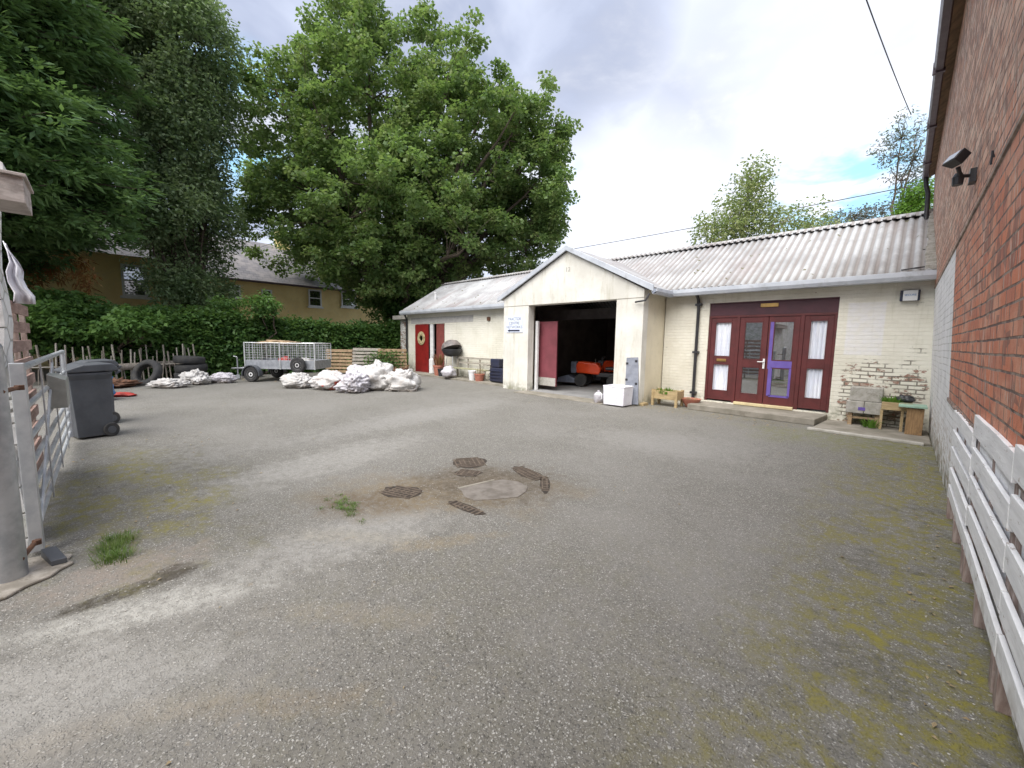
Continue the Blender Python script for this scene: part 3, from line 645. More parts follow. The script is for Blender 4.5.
for x0, x1 in ((-3.368, -2.822), (-1.528, -1.042)):
    o, a, b, gz, y = leaf_unit(x0, x1, .095, 1.06, 1.24, .10, .22, name='side_window')
    for c, d in gz:
        m = MB(); m.add([(a, y + .02, c), (b, y + .02, c), (b, y + .02, d), (a, y + .02, d)], [(0, 1, 2, 3)]); m.build('pane', 'pane', o)
        m = MB(); n = 36; vs = []
        for k in range(2):
            for i in range(n + 1):
                u = i / n; vs.append((a + (b - a) * u, y + .05 + .012 * math.sin(u * 26 + .6 * math.sin(u * 9)) , d if k else c))
        m.add(vs, [(i, i + 1, n + 2 + i, n + 1 + i) for i in range(n)]); m.build('curtain', 'curtain', o, smooth='all')
        m = MB(); m.box(a - .05, b + .05, y + .16, y + .17, c - .05, d + .05); m.build('backing', 'curtain', o)
m = MB(); m.box(-3.2, -2.99, YF - .001, YF + .014, 1.12, 1.18); m.build('letterbox', 'brass', ws, bevel=.003)
m = MB(); m.box(-2.4, -2.24, YF + .0, YF + .001, 0, 0)
dl, a, b, gz, y = leaf_unit(-2.746, -2.185, .10, 1.02, 1.19, .11, .20)
for c, d in gz: q = MB(); q.box(a, b, y + .02, y + .028, c, d); q.build('pane', 'glass', dl)
q = MB(); q.box(-2.235, -2.195, y - .012, y, 1.0, 1.22); q.tube([(-2.215, y - .012, 1.15), (-2.215, y - .05, 1.15), (-2.33, y - .055, 1.15)], .011, 8); q.build('handle', 'upvc', dl)
dr, a, b, gz, y = leaf_unit(-2.175, -1.604, .10, 1.02, 1.19, .11, .20)
for c, d in gz: q = MB(); q.box(a, b, y + .02, y + .028, c, d); q.build('pane', 'glass', dr)
q = MB(); q.box(-2.14, a, y - .006, y - .001, 1.0, 2.03); q.box(a, b + .01, y - .006, y - .001, 1.03, 1.18)
for e in ((a - .0, a + .03, .40, 1.02), (b - .03, b + .012, .40, 1.02), (a, b, .38, .42)): q.box(e[0], e[1], y - .007, y - .001, e[2], e[3])
q.box(-2.12, a, y - .006, y - .001, .4, 1.0); q.build('purple_trim', 'purple', dr)
# dark room behind doors
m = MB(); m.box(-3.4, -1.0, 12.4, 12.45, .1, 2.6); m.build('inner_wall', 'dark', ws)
# left doors
m = MB(); m.box(-16.25, -15.2, 10.22, 10.27, .05, 2.22); d1 = m.build('door', 'door_red', ws, bevel=.006); d1['label'] = 'bright red left door leaf with round wreath'
m = MB(); m.lathe([(.30, 0), (.31, -.02), (.22, -.035), (.13, -.03), (.12, 0)], (-15.72, 10.215, 1.6), axis='y', n=22); m.build('wreath', plain('dry_wreath', (.50, .42, .25), (.22, .18, .08), sc=14, rough=.9), d1)
m = MB(); m.box(-15.14, -14.92, 10.28, 10.36, .05, 2.22); m.build('door_jamb', 'white_paint', ws, bevel=.004)
m = MB(); Mx = RZ(-8, (-14.08, 10.3, 0)); m.box(-14.72, -14.08, 10.24, 10.29, .05, 2.22, Mx); d2 = m.build('door', 'door_pink', ws, bevel=.006); d2['label'] = 'faded pinkish red door leaf standing ajar'
m = MB(); m.tube([(-14.62, 10.2, 1.1), (-14.62, 10.14, 1.1), (-14.5, 10.14, 1.1)], .014, 6); m.build('handle', 'steel', d2)
# garage door leaf, folded open inside
m = MB(); m.box(-8.34, -7.50, 9.62, 9.67, .16, 2.14); gd = m.build('garage_door_leaf', 'leaf_maroon', ws, bevel=.006)
m = MB(); m.box(-8.33, -7.51, 9.605, 9.618, .17, .42); m.build('kick_plate', 'lichen_slab', gd)
m = MB(); m.box(-8.19, -8.1, 9.42, 9.5, 0, 2.15); m.build('door_post', 'white_paint', ws, bevel=.004)
m = MB(); m.box(-7.25, -6.85, 11.95, 12.05, 2.44, 2.5); lt = m.build('strip_light', 'tube', ws)
# pier and lean-to on the far left
lt = thing('lean_to', 'low flaking white brick lean-to with flat slab roof beside the left end of the workshop', 'building', (-17.9, 11, 0))
m = MB(); m.box(-18.45, -17.06, 10.75, 13, 0, 2.5); m.build('wall', 'brick_pier', lt)
m = MB(); m.box(-18.8, -17.1, 10.5, 13.2, 2.52, 2.72); m.build('roof', 'lichen_slab', lt, bevel=.02)

# signs
sg = thing('garage_sign', 'white blue lettered sign on the pale pier left of the garage opening', 'sign', (-8.78, GY - .02, 1.75))
m = MB(); m.box(-9.13, -8.42, GY - .02, GY - .003, 1.80, 2.30); m.build('board', plain('pale_blue_white_sign', (.72, .78, .90), (.68, .73, .86), rough=.4, bump=0), sg)
for k, (tx, z) in enumerate((('TRACTOR', 2.21), ('CENTRE', 2.08), ('NETWORKS', 1.96))): text_mesh('lettering', tx, .125, face_front(-8.775, GY - .021, z), 'blue_ink' if 'blue_ink' in MT else 'bluegrey', sg)
m = MB(); m.box(-9.02, -8.54, GY - .024, GY - .02, 1.83, 1.88); m.prism([(-9.06, GY - .024, 1.855), (-8.98, GY - .024, 1.90), (-8.98, GY - .024, 1.81)], (0, .003, 0)); m.build('arrow', 'navy', sg)
al = thing('alarm_box', 'blue ended white alarm box high on the cream wall near the brick wall', 'alarm box', (.01, 10.2, 2.3))
m = MB(); m.prism([(-.13, 10.3, 2.36), (-.13, 10.3, 2.53), (-.13, 10.22, 2.55), (-.13, 10.21, 2.35)], (.26, 0, 0)); m.build('body', 'navy', al, bevel=.012)
m = MB(); m.box(-.09, .10, 10.196, 10.21, 2.355, 2.54); m.build('cover', 'upvc', al, bevel=.006)
text_mesh('lettering', 'SECURE', .045, face_front(.005, 10.194, 2.455), 'blue_plastic', al)

# ------------------------------------------------------------------ BIG BRICK BUILDING (leaning old wall)
def wx(z): return .445 - .056 * z
bb = thing('brick_building', 'tall old red brick building wall with brown gutter along the right side', 'building', (2, 5, 0))
m = MB(); H = 5.2
m.add([(wx(0), -4, 0), (wx(0), 12.5, 0), (wx(H), 12.5, H), (wx(H), -4, H), (6, -4, 0), (6, 12.5, 0), (6, 12.5, H), (6, -4, H)],
      [(0, 3, 2, 1), (4, 5, 6, 7), (1, 2, 6, 5), (0, 4, 7, 3), (3, 7, 6, 2)]); m.build('wall', 'red_wall', bb)
m = MB(); m.prism([(wx(2.54), -4, 2.545), (wx(2.54) - .010, -4, 2.55), (wx(2.58) - .008, -4, 2.575), (wx(2.58), -4, 2.58)], (0, 16.5, 0)); m.build('string_course', plain('stained_string_course', (.42, .33, .27), (.18, .13, .11), rough=.9, sc=5), bb)
m = MB(); m.prism([(wx(5.0), -4, 5.16), (.07, -4, 5.10), (.07, -4, 5.15), (wx(5.2), -4, 5.24)], (0, 16.5, 0)); m.build('soffit', 'soffit', bb)
m = MB(); m.prism([(.0, -4, 5.2), (3.2, -4, 7.0), (6.1, -4, 5.2), (3.2, -4, 6.9)], (0, 16.6, 0)); m.build('roof', 'slate', bb)
m = MB(); gutter(m, (.025, -4, 5.2), (.025, 12.55, 5.2), .11, .12); 
for i in range(9): m.box(-.038, .08, -3 + i * 1.8, -2.95 + i * 1.8, 5.06, 5.2)
gt = m.build('gutter', 'brown_gut', bb)
m = MB(); m.tube([(.03, 12.35, 5.08), (.05, 12.35, 4.9), (.09, 12.36, 4.75), (.11, 12.36, 4.12), (.06, 12.28, 4.05)], .04, 10); m.build('downpipe', 'black', bb, smooth=True)
m = MB(); m.tube([(wx(3.2) + .02, 10.9, 3.33), (.1, 10.85, 3.34)], .012, 6); m.build('wall_bracket', 'black', bb)
m = MB(); m.tube([(wx(3) + .02, 10.1, 2.93), (.02, 10.02, 2.9), (-.15, 10.0, 2.88)], .012, 6); m.build('wall_bracket', 'black', bb)
m = MB(); m.tube([(wx(2.7), 3.85, 2.66), (wx(2.7) - .01, 3.85, 2.70), (wx(2.7) - .01, 3.85, 2.62)], .006, 6); m.build('wall_bracket', 'black', bb)
fl = thing('security_floodlight', 'black security floodlight on a bracket high on the brick wall', 'floodlight', (.27, 4.8, 2.85))
m = MB(); Mx = Matrix.Translation((.16, 4.62, 2.92)) @ Matrix.Rotation(R(28), 4, 'Z') @ Matrix.Rotation(R(35), 4, 'Y')
m.prism([Mx @ Vector(v) for v in ((-.035, -.07, -.03), (-.035, .07, -.03), (.035, .05, -.025), (.035, -.05, -.025))], Mx.to_3x3() @ Vector((0, 0, .09))); m.build('housing', 'black', fl, bevel=.006)
m = MB(); m.box(-.040, -.036, -.06, .06, -.02, .045, Mx); m.build('lens', 'glass', fl)
m = MB(); m.tube([(.18, 4.66, 2.88), (.2, 4.72, 2.83), (.29, 4.78, 2.83)], .014, 8); m.lathe([(.03, 0), (.035, .06), (.02, .09)], (.19, 4.74, 2.77), n=12); m.box(.25, .285, 4.74, 4.84, 2.78, 2.88); m.build('bracket', 'black', fl)

# ------------------------------------------------------------------ WHITE PALLET FENCE along the wall
def lean_x(z, base): return base - .035 * z
def fence_panel(y0, y1, base, top, label, slats, dz=0.0):
    t = thing('pallet_fence_panel', label, 'fence', (base, (y0 + y1) / 2, 0), 'white pallet panels leaning along the brick wall')
    t['label'] = label
    for j, (z0, z1) in enumerate(slats):
        m = MB(); n = 8; vs = []; tt = .02
        jit = random.uniform(-.012, .012)
        for i in range(n + 1):
            y = y0 + (y1 - y0) * i / n; w = .003 * math.sin(y * 4 + j * 2) + dz * (i / n) + jit
            for (o_, z) in ((0, z0), (-tt, z0), (-tt, z1), (0, z1)): vs.append((lean_x(z, base) + o_, y, z + w))
        fs = [(i * 4 + k, i * 4 + (k + 1) % 4, i * 4 + 4 + (k + 1) % 4, i * 4 + 4 + k) for i in range(n) for k in range(4)] + [(0, 1, 2, 3), (n * 4 + 3, n * 4 + 2, n * 4 + 1, n * 4)]
        m.add(vs, fs); m.build('slat', 'white_board', t, bevel=.003)
    k = max(2, int(round((y1 - y0) / .55)) + 1)
    for i in range(k):
        y = y0 + .05 + (y1 - y0 - .1) * i / (k - 1); z1 = top - .04
        m = MB(); m.prism([(lean_x(0, base) + .002, y - .03, 0), (lean_x(0, base) + .04, y - .03, 0), (lean_x(0, base) + .04, y + .03, 0), (lean_x(0, base) + .002, y + .03, 0)], (-.035 * z1, 0, z1)); m.prism([(lean_x(0, base) - .02, y - .034, 0), (lean_x(0, base) + .042, y - .034, 0), (lean_x(0, base) + .042, y + .034, 0), (lean_x(0, base) - .02, y + .034, 0)], (-.035 * .19, 0, random.uniform(.17, .188))); m.build('post', 'post_wood', t, bevel=.003)
    return t
SL = [(.18, .31), (.40, .52), (.61, .73), (.82, .95)]
fence_panel(3.92, 5.25, .42, 1.0, 'farthest white slatted panel, nearest the painted corner', [(.19, .29), (.35, .46), (.52, .63), (.69, .80), (.86, .97)])
fence_panel(2.62, 3.90, .42, 1.08, 'middle white slatted panel with bare timber post feet', [(.19, .30), (.37, .48), (.55, .67), (.74, .86), (.94, 1.07)], .01)
fence_panel(1.30, 2.60, .42, 1.15, 'nearest white slatted panel at the right edge of the photo', [(.19, .31), (.38, .50), (.58, .70), (.78, .91), (.99, 1.13)], -.01)
m = MB(); m.box(wx(1.0) - .008, wx(1.0) + .02, 1.4, 6.35, .94, .955)
for i in range(80):
    y = 1.6 + i * .06 + random.uniform(-.03, .03); m.box(wx(1.0) - random.uniform(.0, .016), wx(1.0) + .02, y, y + random.uniform(.02, .07), .945, .965 + random.uniform(0, .02))
pl_ = m.build('mortar_ledge', plain('rough_mortar', (.30, .24, .21), (.16, .12, .10), rough=.95, sc=20, bump=1, bsc=60), bb, bevel=.008)

# ------------------------------------------------------------------ LEFT: stone wall, post, gate, bins
lw = thing('stone_wall', 'white painted rough stone wall end at the left edge behind the gate post', 'wall', (-4.25, -3, 0))
m = MB(); n = 14
prof = [(-.445 + .012 * math.sin(i * 1.7), i / n * 2.75) for i in range(n + 1)]
vs = []
for X in (-4.3, -4.7):
    for a, z in prof: vs.append((X, a, z))
for X in (-4.3, -4.7):
    for a, z in prof: vs.append((X, -7, z))
k = n + 1; fs = []
for i in range(n):
    fs += [(i, i + 1, k + i + 1, k + i), (i, 2 * k + i, 2 * k + i + 1, i + 1), (k + i, k + i + 1, 3 * k + i + 1, 3 * k + i)]
fs += [(n, 2 * k + n, 3 * k + n, k + n)]
m.add(vs, fs); m.build('wall', 'stone', lw)
m = MB(); m.prism([(-4.2, -.36, 2.52), (-4.2, -.36, 2.58), (-4.2, -1.2, 3.3), (-4.2, -1.2, 3.22)], (-.5, 0, 0)); m.build('coping', 'white_paint', lw)
m = MB(); m.box(-4.5, -4.1, -2.5, -.275, 2.33, 2.49); m.box(-4.53, -4.08, -2.5, -.26, 2.49, 2.51); m.build('eaves_box', wood('silvered_board', (.50, .45, .42), (.36, .31, .28), axis=(3, 3, 14)), lw, bevel=.004)
pt = thing('gate_post', 'thick galvanised round gate post set in concrete at the left edge', 'post', (-3.79, -.46, 0))
m = MB(); m.tube([(-3.79, -.475, 0), (-3.79, -.475, 1.42)], .076, 28); m.lathe([(.078, 1.42), (.07, 1.44), (.03, 1.455)], (-3.79, -.475, 0), n=28); m.build('pole', 'galv', pt, smooth=True)
for z in (.13, 1.16):
    m = MB(); m.tube([(-3.75, -.42, z), (-4.02, -.38, z)], .014, 8); m.lathe([(.024, 0), (.024, .03)], (-4.0, -.375, z - .015), n=6); m.build('hinge_pin', 'rust', pt)
m = MB(); m.prism([(-4.05, -.44, 0), (-4.02, -.30, 0), (-3.93, -.22, 0), (-3.86, -.24, 0), (-3.78, -.21, 0), (-3.72, -.27, 0), (-3.66, -.30, 0), (-3.60, -.40, 0), (-3.52, -.46, 0), (-3.5, -.58, 0), (-3.42, -.7, 0), (-3.4, -.9, 0), (-4.0, -.9, 0)], (0, 0, .02)); tag(m.build('concrete_pad', plain('pinkish_concrete', (.36, .33, .29), (.20, .18, .15), rough=.9, sc=9, bump=.8, bsc=30, grime=.7), bevel=.008, loc=(-3.8, -.4, 0)), 'pale broken concrete pad around the foot of the gate post', 'concrete pad')
m = MB(); Mx = RZ(15, (-3.88, -.28, 0)); m.prism([Mx @ Vector(v) for v in ((-4.02, -.33, .02), (-3.80, -.33, .02), (-3.80, -.33, .055), (-4.02, -.33, .075))], (0, .07, 0)); tag(m.build('gate_stop', 'bin', bevel=.004, loc=(-3.9, -.3, .02)), 'small dark metal wedge on the pad beside the gate post', 'wedge')
gt = thing('field_gate', 'silver tubular steel field gate swung fully open', 'gate', (-4.1, -.39, 0))
gy = lambda x: -.385 - (x + 4.05) * .006
GL = -8.1
m = MB(); m.box(-4.17, -4.09, gy(-4.1) - .035, gy(-4.1) + .03, .03, 1.31); m.build('hinge_stile', 'gate_paint', gt, bevel=.004)
zs = [1.27, 1.0, .78, .60, .44, .30, .17]
for z in zs:
    m = MB(); m.tube([(-4.16, gy(-4.16), z), (GL, gy(GL), z)], .024 if z == zs[0] else .018, 10); m.build('rail', 'gate_paint', gt, smooth=True)
m = MB(); m.tube([(GL, gy(GL), .1), (GL, gy(GL), 1.29)], .024, 10); m.build('end_stile', 'gate_paint', gt, smooth=True)
for x in (-5.1, -6.2, -7.2):
    m = MB(); m.box(x - .02, x + .02, gy(x) + .018, gy(x) + .026, .12, 1.27); m.build('brace', 'gate_paint', gt)
m = MB(); m.tube([(-4.2, gy(-4.2) + .02, .2), (-6.2, gy(-6.2) + .02, 1.22)], .01, 6); m.build('diagonal_brace', 'gate_paint', gt)
m = MB(); m.prism([(-5.72, -.37, .80), (-5.72, -.25, .80), (-5.72, -.25, 1.07), (-5.72, -.37, 1.13)], (-.42, 0, 0)); m.build('lock_box', plain('grey_sheet_steel', (.36, .37, .35), (.28, .29, .27), rough=.5, metal=.3), gt, bevel=.008)
# wheeled bin
def make_bin(label, loc, rz):
    t = thing('wheeled_bin', label, 'bin', (0, 0, 0), 'dark grey wheeled bins by the gate')
    m = MB(); vs = []
    for z, hx, hy, ox in ((0.03, .222, .238, .0), (.30, .232, .245, .005), (.86, .25, .26, .02), (.93, .27, .285, .02), (.96, .27, .285, .02)):
        for sx, sy in ((-1, -1), (1, -1), (1, 1), (-1, 1)): vs.append((ox + sx * hx, sy * hy, z))
    fs = [(i * 4 + j, i * 4 + (j + 1) % 4, i * 4 + 4 + (j + 1) % 4, i * 4 + 4 + j) for i in range(4) for j in range(4)] + [(0, 3, 2, 1), (16, 17, 18, 19)]
    m.add(vs, fs)
    for yy in (-.08, .08): m.box(.268, .282, yy - .01, yy + .01, .80, .86)
    m.build('body', 'bin', t, bevel=.018)
    m = MB(); m.prism([(.32, -.30, .965), (.32, -.30, 1.0), (.10, -.30, 1.075), (-.26, -.30, 1.09), (-.33, -.30, 1.03), (-.33, -.30, .98)], (0, .60, 0)); m.build('lid', 'bin', t, bevel=.015)
    m = MB(); m.tube([(-.30, -.24, .93), (-.37, -.24, .97), (-.37, .24, .97), (-.30, .24, .93)], .018, 8); m.build('handle', 'bin', t, smooth=True)
    for s in (-1, 1):
        m = MB(); m.lathe([(.03, -.03), (.095, -.03), (.105, -.015), (.105, .015), (.095, .03), (.03, .03)], (-.19, s * .255, .105), axis='y', n=24); wv = m.build('wheel', 'tyre', t, smooth=True)
        m = MB(); m.lathe([(.01, -.034), (.055, -.034), (.055, .034), (.01, .034)], (-.19, s * .255, .105), axis='y', n=16); m.build('hub', 'bin', wv, smooth=True)
    m = MB(); m.tube([(-.19, -.25, .105), (-.19, .25, .105)], .012, 8); m.build('axle', 'galv', t)
    t.location = loc; t.rotation_euler = (0, 0, R(rz)); t.scale = (.84, .92, 1); return t
b1 = make_bin('nearest dark grey wheeled bin, standing against the open gate', (-8.56, -.17, 0), -76)
dup(b1, (-9.75, -.12, 0), R(-80), 'farther dark grey wheeled bin, half hidden behind the nearest one')
# trellis, banner
tr = thing('timber_trellis', 'brown timber lattice panel behind the gate beside the stone wall', 'trellis', (-5.4, -.55, 0))
for z in np.arange(.15, 1.75, .17):
    m = MB(); m.box(-6.55, -4.62, -.52, -.50, z, z + .10); m.build('slat', 'trellis_wood', tr, bevel=.003)
for x in (-6.5, -5.9, -5.3, -4.7):
    m = MB(); m.box(x - .03, x + .03, -.56, -.522, 0, 1.78); m.build('post', 'post_wood', tr, bevel=.003)
m = MB(); vs = []
for i in range(9):
    for j in range(7):
        u, v = i / 8, j / 6; vs.append((-5.5 + .04 * math.sin(u * 9 + v * 4) , -.50 + .13 * u * (1 - .75 * v) + .015 * math.sin(v * 11), 1.76 + .52 * v - .10 * u * v))
m.add(vs, [(i * 7 + j, i * 7 + j + 1, i * 7 + j + 8, i * 7 + j + 7) for i in range(8) for j in range(6)])
bo = m.build('plastic_sheet', 'tub', smooth='all', loc=(-5.7, -.5, 1.76)); solid(bo, .006); tag(bo, 'crumpled blue white plastic sheet draped above the timber lattice', 'plastic sheet')

# ------------------------------------------------------------------ soft sacks
def lump(name, mat, c, size, rz, label, cat, group=None, seed=0, e=.6, fold=.04, peak=0, parent=None, topcut=0, nn=96):
    m = MB(); vs = []; nu, nv = nn, nn // 2
    for i in range(nv + 1):
        ph = -math.pi / 2 + math.pi * i / nv
        for j in range(nu):
            th = 2 * math.pi * j / nu
            f = lambda w_, p: math.copysign(abs(w_) ** p, w_)
            x = f(math.cos(ph), e) * f(math.cos(th), e); y = f(math.cos(ph), e) * f(math.sin(th), e); z = f(math.sin(ph), e * 1.2)
            d = Vector((x, y, z)); q = d * 1.6 + Vector((seed * 3.1, seed * 1.7, 0))
            n1_ = mnoise.noise(q); n2_ = 1 - abs(mnoise.noise(q * 2.3 + Vector((5, 1, 0)))) * 2.4; n3_ = 1 - abs(mnoise.noise(q * 4.9)) * 2.2
            k_ = 1 + .30 * n1_ - fold * 2.2 * n2_ - fold * .35 * n3_
            vs.append(Vector((d.x * size[0] * k_ * (1 - .25 * max(0, d.z)), d.y * size[1] * k_ * (1 - .25 * max(0, d.z)), max(-.86, d.z) * size[2] * (k_ if z > 0 else 1) + peak * math.exp(-((d.x - .1) ** 2 + d.y ** 2) * 9) * (d.z > 0))))
    fs = [(i * nu + j, i * nu + (j + 1) % nu, (i + 1) * nu + (j + 1) % nu, (i + 1) * nu + j) for i in range(nv) for j in range(nu)]
    zmin = min(v.z for v in vs); Mx = Matrix.Rotation(R(rz), 4, 'Z')
    m.add([Mx @ Vector((v.x, v.y, v.z - zmin)) + Vector(c) for v in vs], fs)
    o = m.build(name, mat, parent, smooth='all', loc=c)
    if parent is None: tag(o, label, cat, group)
    return o
G = 'rubble sacks in front of the trailer'
lump('rubble_sack', 'bag', (-13.15, 4.15, 0), (.46, .38, .25), 40, 'small low white sack slumped at the left end of the sack pile', 'sack', G, 1, .7)
lump('rubble_sack', 'bag_red', (-12.2, 4.75, 0), (.50, .42, .30), 40, 'white sack with red panels in the pile', 'sack', G, 2, .7)
lump('rubble_sack', 'bag_grey', (-12.3, 5.75, 0), (.52, .46, .36), 30, 'pinkish white sack at the back of the pile, behind the red one', 'sack', G, 3, .7)
lump('rubble_sack', 'bag', (-11.3, 5.8, 0), (.56, .50, .44), 60, 'tallest peaked white sack in the middle of the pile', 'sack', G, 4, .75, .05, .16)
lump('rubble_sack', 'bag_grey', (-11.15, 4.98, 0), (.42, .40, .30), 20, 'crumpled white sack with open folded mouth in front of the tallest', 'sack', G, 5, .65, .08)
lump('bulk_bag', 'bag', (-10.72, 6.3, 0), (.48, .46, .34), 46, 'square sided bright white bulk bag at the right end of the pile', 'bulk bag', None, 6, .45, .05)
# red rag & bits near bin
lump('red_bag', 'red_plastic', (-13.8, .25, 0), (.4, .2, .06), 50, 'flat red plastic bag on the ground behind the bins', 'plastic bag', None, 8, .8, .1, nn=32)
lump('red_holdall', 'red_plastic', (-13.4, -.45, 0), (.26, .25, .36), 10, 'red bag heaped behind the gate beside the bins', 'bag', None, 9, .7, .1, nn=32)
lump('blue_sheet', 'blue_plastic', (-13.2, -.1, 0), (.3, .3, .40), 10, 'blue plastic bundle behind the bins', 'plastic bundle', None, 19, .7, .1, nn=32)
# heap
G2 = 'white sacks dumped beside the tyres'
lump('dumped_sack', 'bag', (-15.35, 1.35, 0), (.50, .34, .15), 50, 'crumpled white sack lying in front of the leaning tyre', 'sack', G2, 10, .8, .07)
lump('dumped_sack', 'bag', (-15.9, 2.05, .0), (.42, .30, .25), 35, 'upright white sack with dark gap in the middle of the dumped pile', 'sack', G2, 11, .7, .07)
lump('dumped_sack', 'bag_grey', (-16.0, 2.75, 0), (.40, .26, .19), 50, 'grey white sack at the trailer end of the dumped pile', 'sack', G2, 12, .8, .07)
# tyres
def tyre(c, rz, tilt, label, R0=.36, w=.2):
    m = MB(); Mx = Matrix.Rotation(R(rz), 4, 'Z') @ Matrix.Rotation(R(tilt), 4, 'X')
    pr = [(R0 * .60, -w * .36), (R0 * .72, -w * .5), (R0 * .93, -w * .46), (R0, -w * .34), (R0 * 1.01, 0), (R0, w * .34), (R0 * .93, w * .46), (R0 * .72, w * .5), (R0 * .60, w * .36), (R0 * .66, 0), (R0 * .60, -w * .36)]
    k = len(pr); n = 40; vs = []
    for r, h in pr[:-1]:
        for j in range(n): a = 2 * math.pi * j / n; vs.append(Mx @ Vector((r * math.cos(a), r * math.sin(a), h)) + Vector(c))
    k = len(pr) - 1; fs = [(i * n + j, i * n + (j + 1) % n, ((i + 1) % k) * n + (j + 1) % n, ((i + 1) % k) * n + j) for i in range(k) for j in range(n)]
    m.add(vs, fs); o = m.build('old_tyre', 'tyre', smooth='all', loc=c); tag(o, label, 'tyre', 'old tyres dumped under the hedge'); return o
tyre((-16.55, .95, .36), 40, 66, 'large tyre leaning at a slant behind the crumpled white sacks', .43, .22)
tyre((-17.7, 2.15, .14), 0, 0, 'lowest tyre of the stack against the hedge', .46, .28)
tyre((-17.72, 2.17, .42), 0, 3, 'middle tyre of the stack against the hedge', .46, .27)
tyre((-17.68, 2.13, .70), 0, -4, 'topmost tyre of the stack against the hedge', .44, .26)
tyre((-17.75, 4.0, .14), 0, 0, 'flat dark tyre lying beside the trailer drawbar', .36, .2)
m = MB(); m.tube([(-17.6, -.6, .45), (-18.6, 2.0, .55)], .11, 10); tag(m.build('fallen_log', 'bark_pale', smooth=True, loc=(-18, .5, .5)), 'pale log lying between the bins and the leaning tyre', 'log')
lump('brick_rubble', 'rust', (-16.2, .3, 0), (.4, .5, .14), 20, 'low brown rubble heap beside the grey bins', 'rubble heap', None, 14, .8, .2, nn=32)

# ------------------------------------------------------------------ trailer
# local frame: x along the length (towards the photo's right), y depth, rotated
def make_trailer():
    t = thing('cage_trailer', 'galvanised caged trailer loaded with pale and red items parked before the hedge', 'trailer', (0, 0, 0))
    L, Wd, z0, zt = 2.75, 1.5, .52, .78
    m = MB(); m.box(0, L, 0, Wd, .46, .50)
    for y in (0, Wd - .04): m.box(0, L, y, y + .04, z0 - .02, zt)
    for x in (0, L - .04): m.box(x, x + .04, .04, Wd - .04, z0 - .02, zt)
    m.build('bed', 'galv', t, bevel=.004)
    for (a, b_, fixed) in (((0, 0), (L, 0), 1), ((0, Wd), (L, Wd), 1), ((0, 0), (0, Wd), 1), ((L, 0), (L, Wd), 1)):
        m = MB(); A = Vector((*a, zt)); B = Vector((*b_, zt)); U = Vector((0, 0, .62)); ln = (B - A).length; d = (B - A) / ln
        m.tube([A, A + U, B + U, B], .02, 6)
        for i in range(1, int(ln / .17)): m.tube([A + d * i * .17, A + d * i * .17 + U], .008 if i % 2 else .012, 5)
        for k in range(1, 7): m.tube([A + U * k / 7, B + U * k / 7], .005, 4)
        m.build('cage_side', 'mesh_panel', t)
    for xu in (0, 1.36, L - .04): m = MB(); m.box(xu, xu + .04, -.03, .0, .45, 1.42); m.build('upright', 'mesh_panel', t)
    for x, y in ((.34, -.14), (.34, Wd + .14)):
        m = MB(); m.lathe([(.13, -.08), (.24, -.09), (.27, -.06), (.275, 0), (.27, .06), (.24, .09), (.13, .08)], (x, y, .275), axis='y', n=28); wv = m.build('wheel', 'tyre', t, smooth=True)
        m = MB(); m.lathe([(.02, -.075), (.06, -.085), (.135, -.06), (.15, -.085), (.15, .08), (.02, .08)], (x, y, .275), axis='y', n=24); m.build('rim', 'white_paint', wv, smooth=True)
        m = MB(); pts = [(x + .34 * math.cos(a), y - .11, .27 + .34 * math.sin(a)) for a in np.linspace(R(-8), R(188), 14)] ; pin = [(x + .31 * math.cos(a), y - .11, .27 + .31 * math.sin(a)) for a in np.linspace(R(188), R(-8), 14)]
        vs = [Vector(p) for p in pts] + [Vector(p) for p in pin[::-1]]; n = 14; off = Vector((0, .24, 0)); vv = vs + [v + off for v in vs]
        fs = [(i, i + 1, 28 + i + 1, 28 + i) for i in range(13)] + [(14 + i, 15 + i, 43 + i, 42 + i) for i in range(13)] + [(i, i + 1, 15 + i, 14 + i) for i in range(13)] + [(28 + i, 29 + i, 43 + i, 42 + i) for i in range(13)] + [(0, 14, 42, 28), (13, 27, 55, 41)]
        m.add(vv, fs); m.build('mudguard', 'bin', t)
    m = MB(); m.tube([(0, .45, .45), (-1.0, .75, .42), (0, 1.05, .45)], .03, 6); m.tube([(-.75, .72, .1), (-.75, .72, .85)], .028, 8); m.tube([(-.75, .72, .85), (-.9, .72, .88)], .014, 6); m.lathe([(.09, -.03), (.1, 0), (.09, .03)], (-.75, .72, .1), axis='y', n=14); m.build('drawbar', 'galv', t)
    m = MB(); m.lathe([(.11, -.07), (.25, -.08), (.285, -.05), (.285, .05), (.25, .08), (.11, .07)], (2.12, -.12, .62), axis='y', n=28); wv = m.build('spare_wheel', 'tyre', t, smooth=True)
    m = MB(); m.lathe([(.02, -.05), (.06, -.075), (.13, -.05), (.16, -.075), (.16, .07), (.02, .07)], (2.12, -.12, .62), axis='y', n=24); m.build('rim', 'white_paint', wv, smooth=True)
    return t
T = make_trailer(); TA = math.atan2(6.22 - 3.42, -18.63 + 15.43)
tl, ta = Vector((-16.1, 3.42, 0)), R(47)
T.location = tl; T.rotation_euler = (0, 0, ta); T.scale = (.86, .9, .95)
TM = Matrix.Translation(tl) @ Matrix.Rotation(ta, 4, 'Z') @ Matrix.Diagonal((.86, .9, .95, 1))
def inT(x, y, z): return tuple(TM @ Vector((x, y, z)))
lump('trailer_cover_board', 'wood', inT(.95, .9, 1.35), (.75, .45, .07), 47, 'brown sheet of board and twigs lying on top of the trailer cage', 'board', None, 21, .6, .15, nn=32)
lump('red_sack_load', 'red_plastic', inT(1.35, .4, .52), (.22, .2, .2), 47, 'red sack inside the trailer', 'sack', None, 22, .7, .08, nn=32)
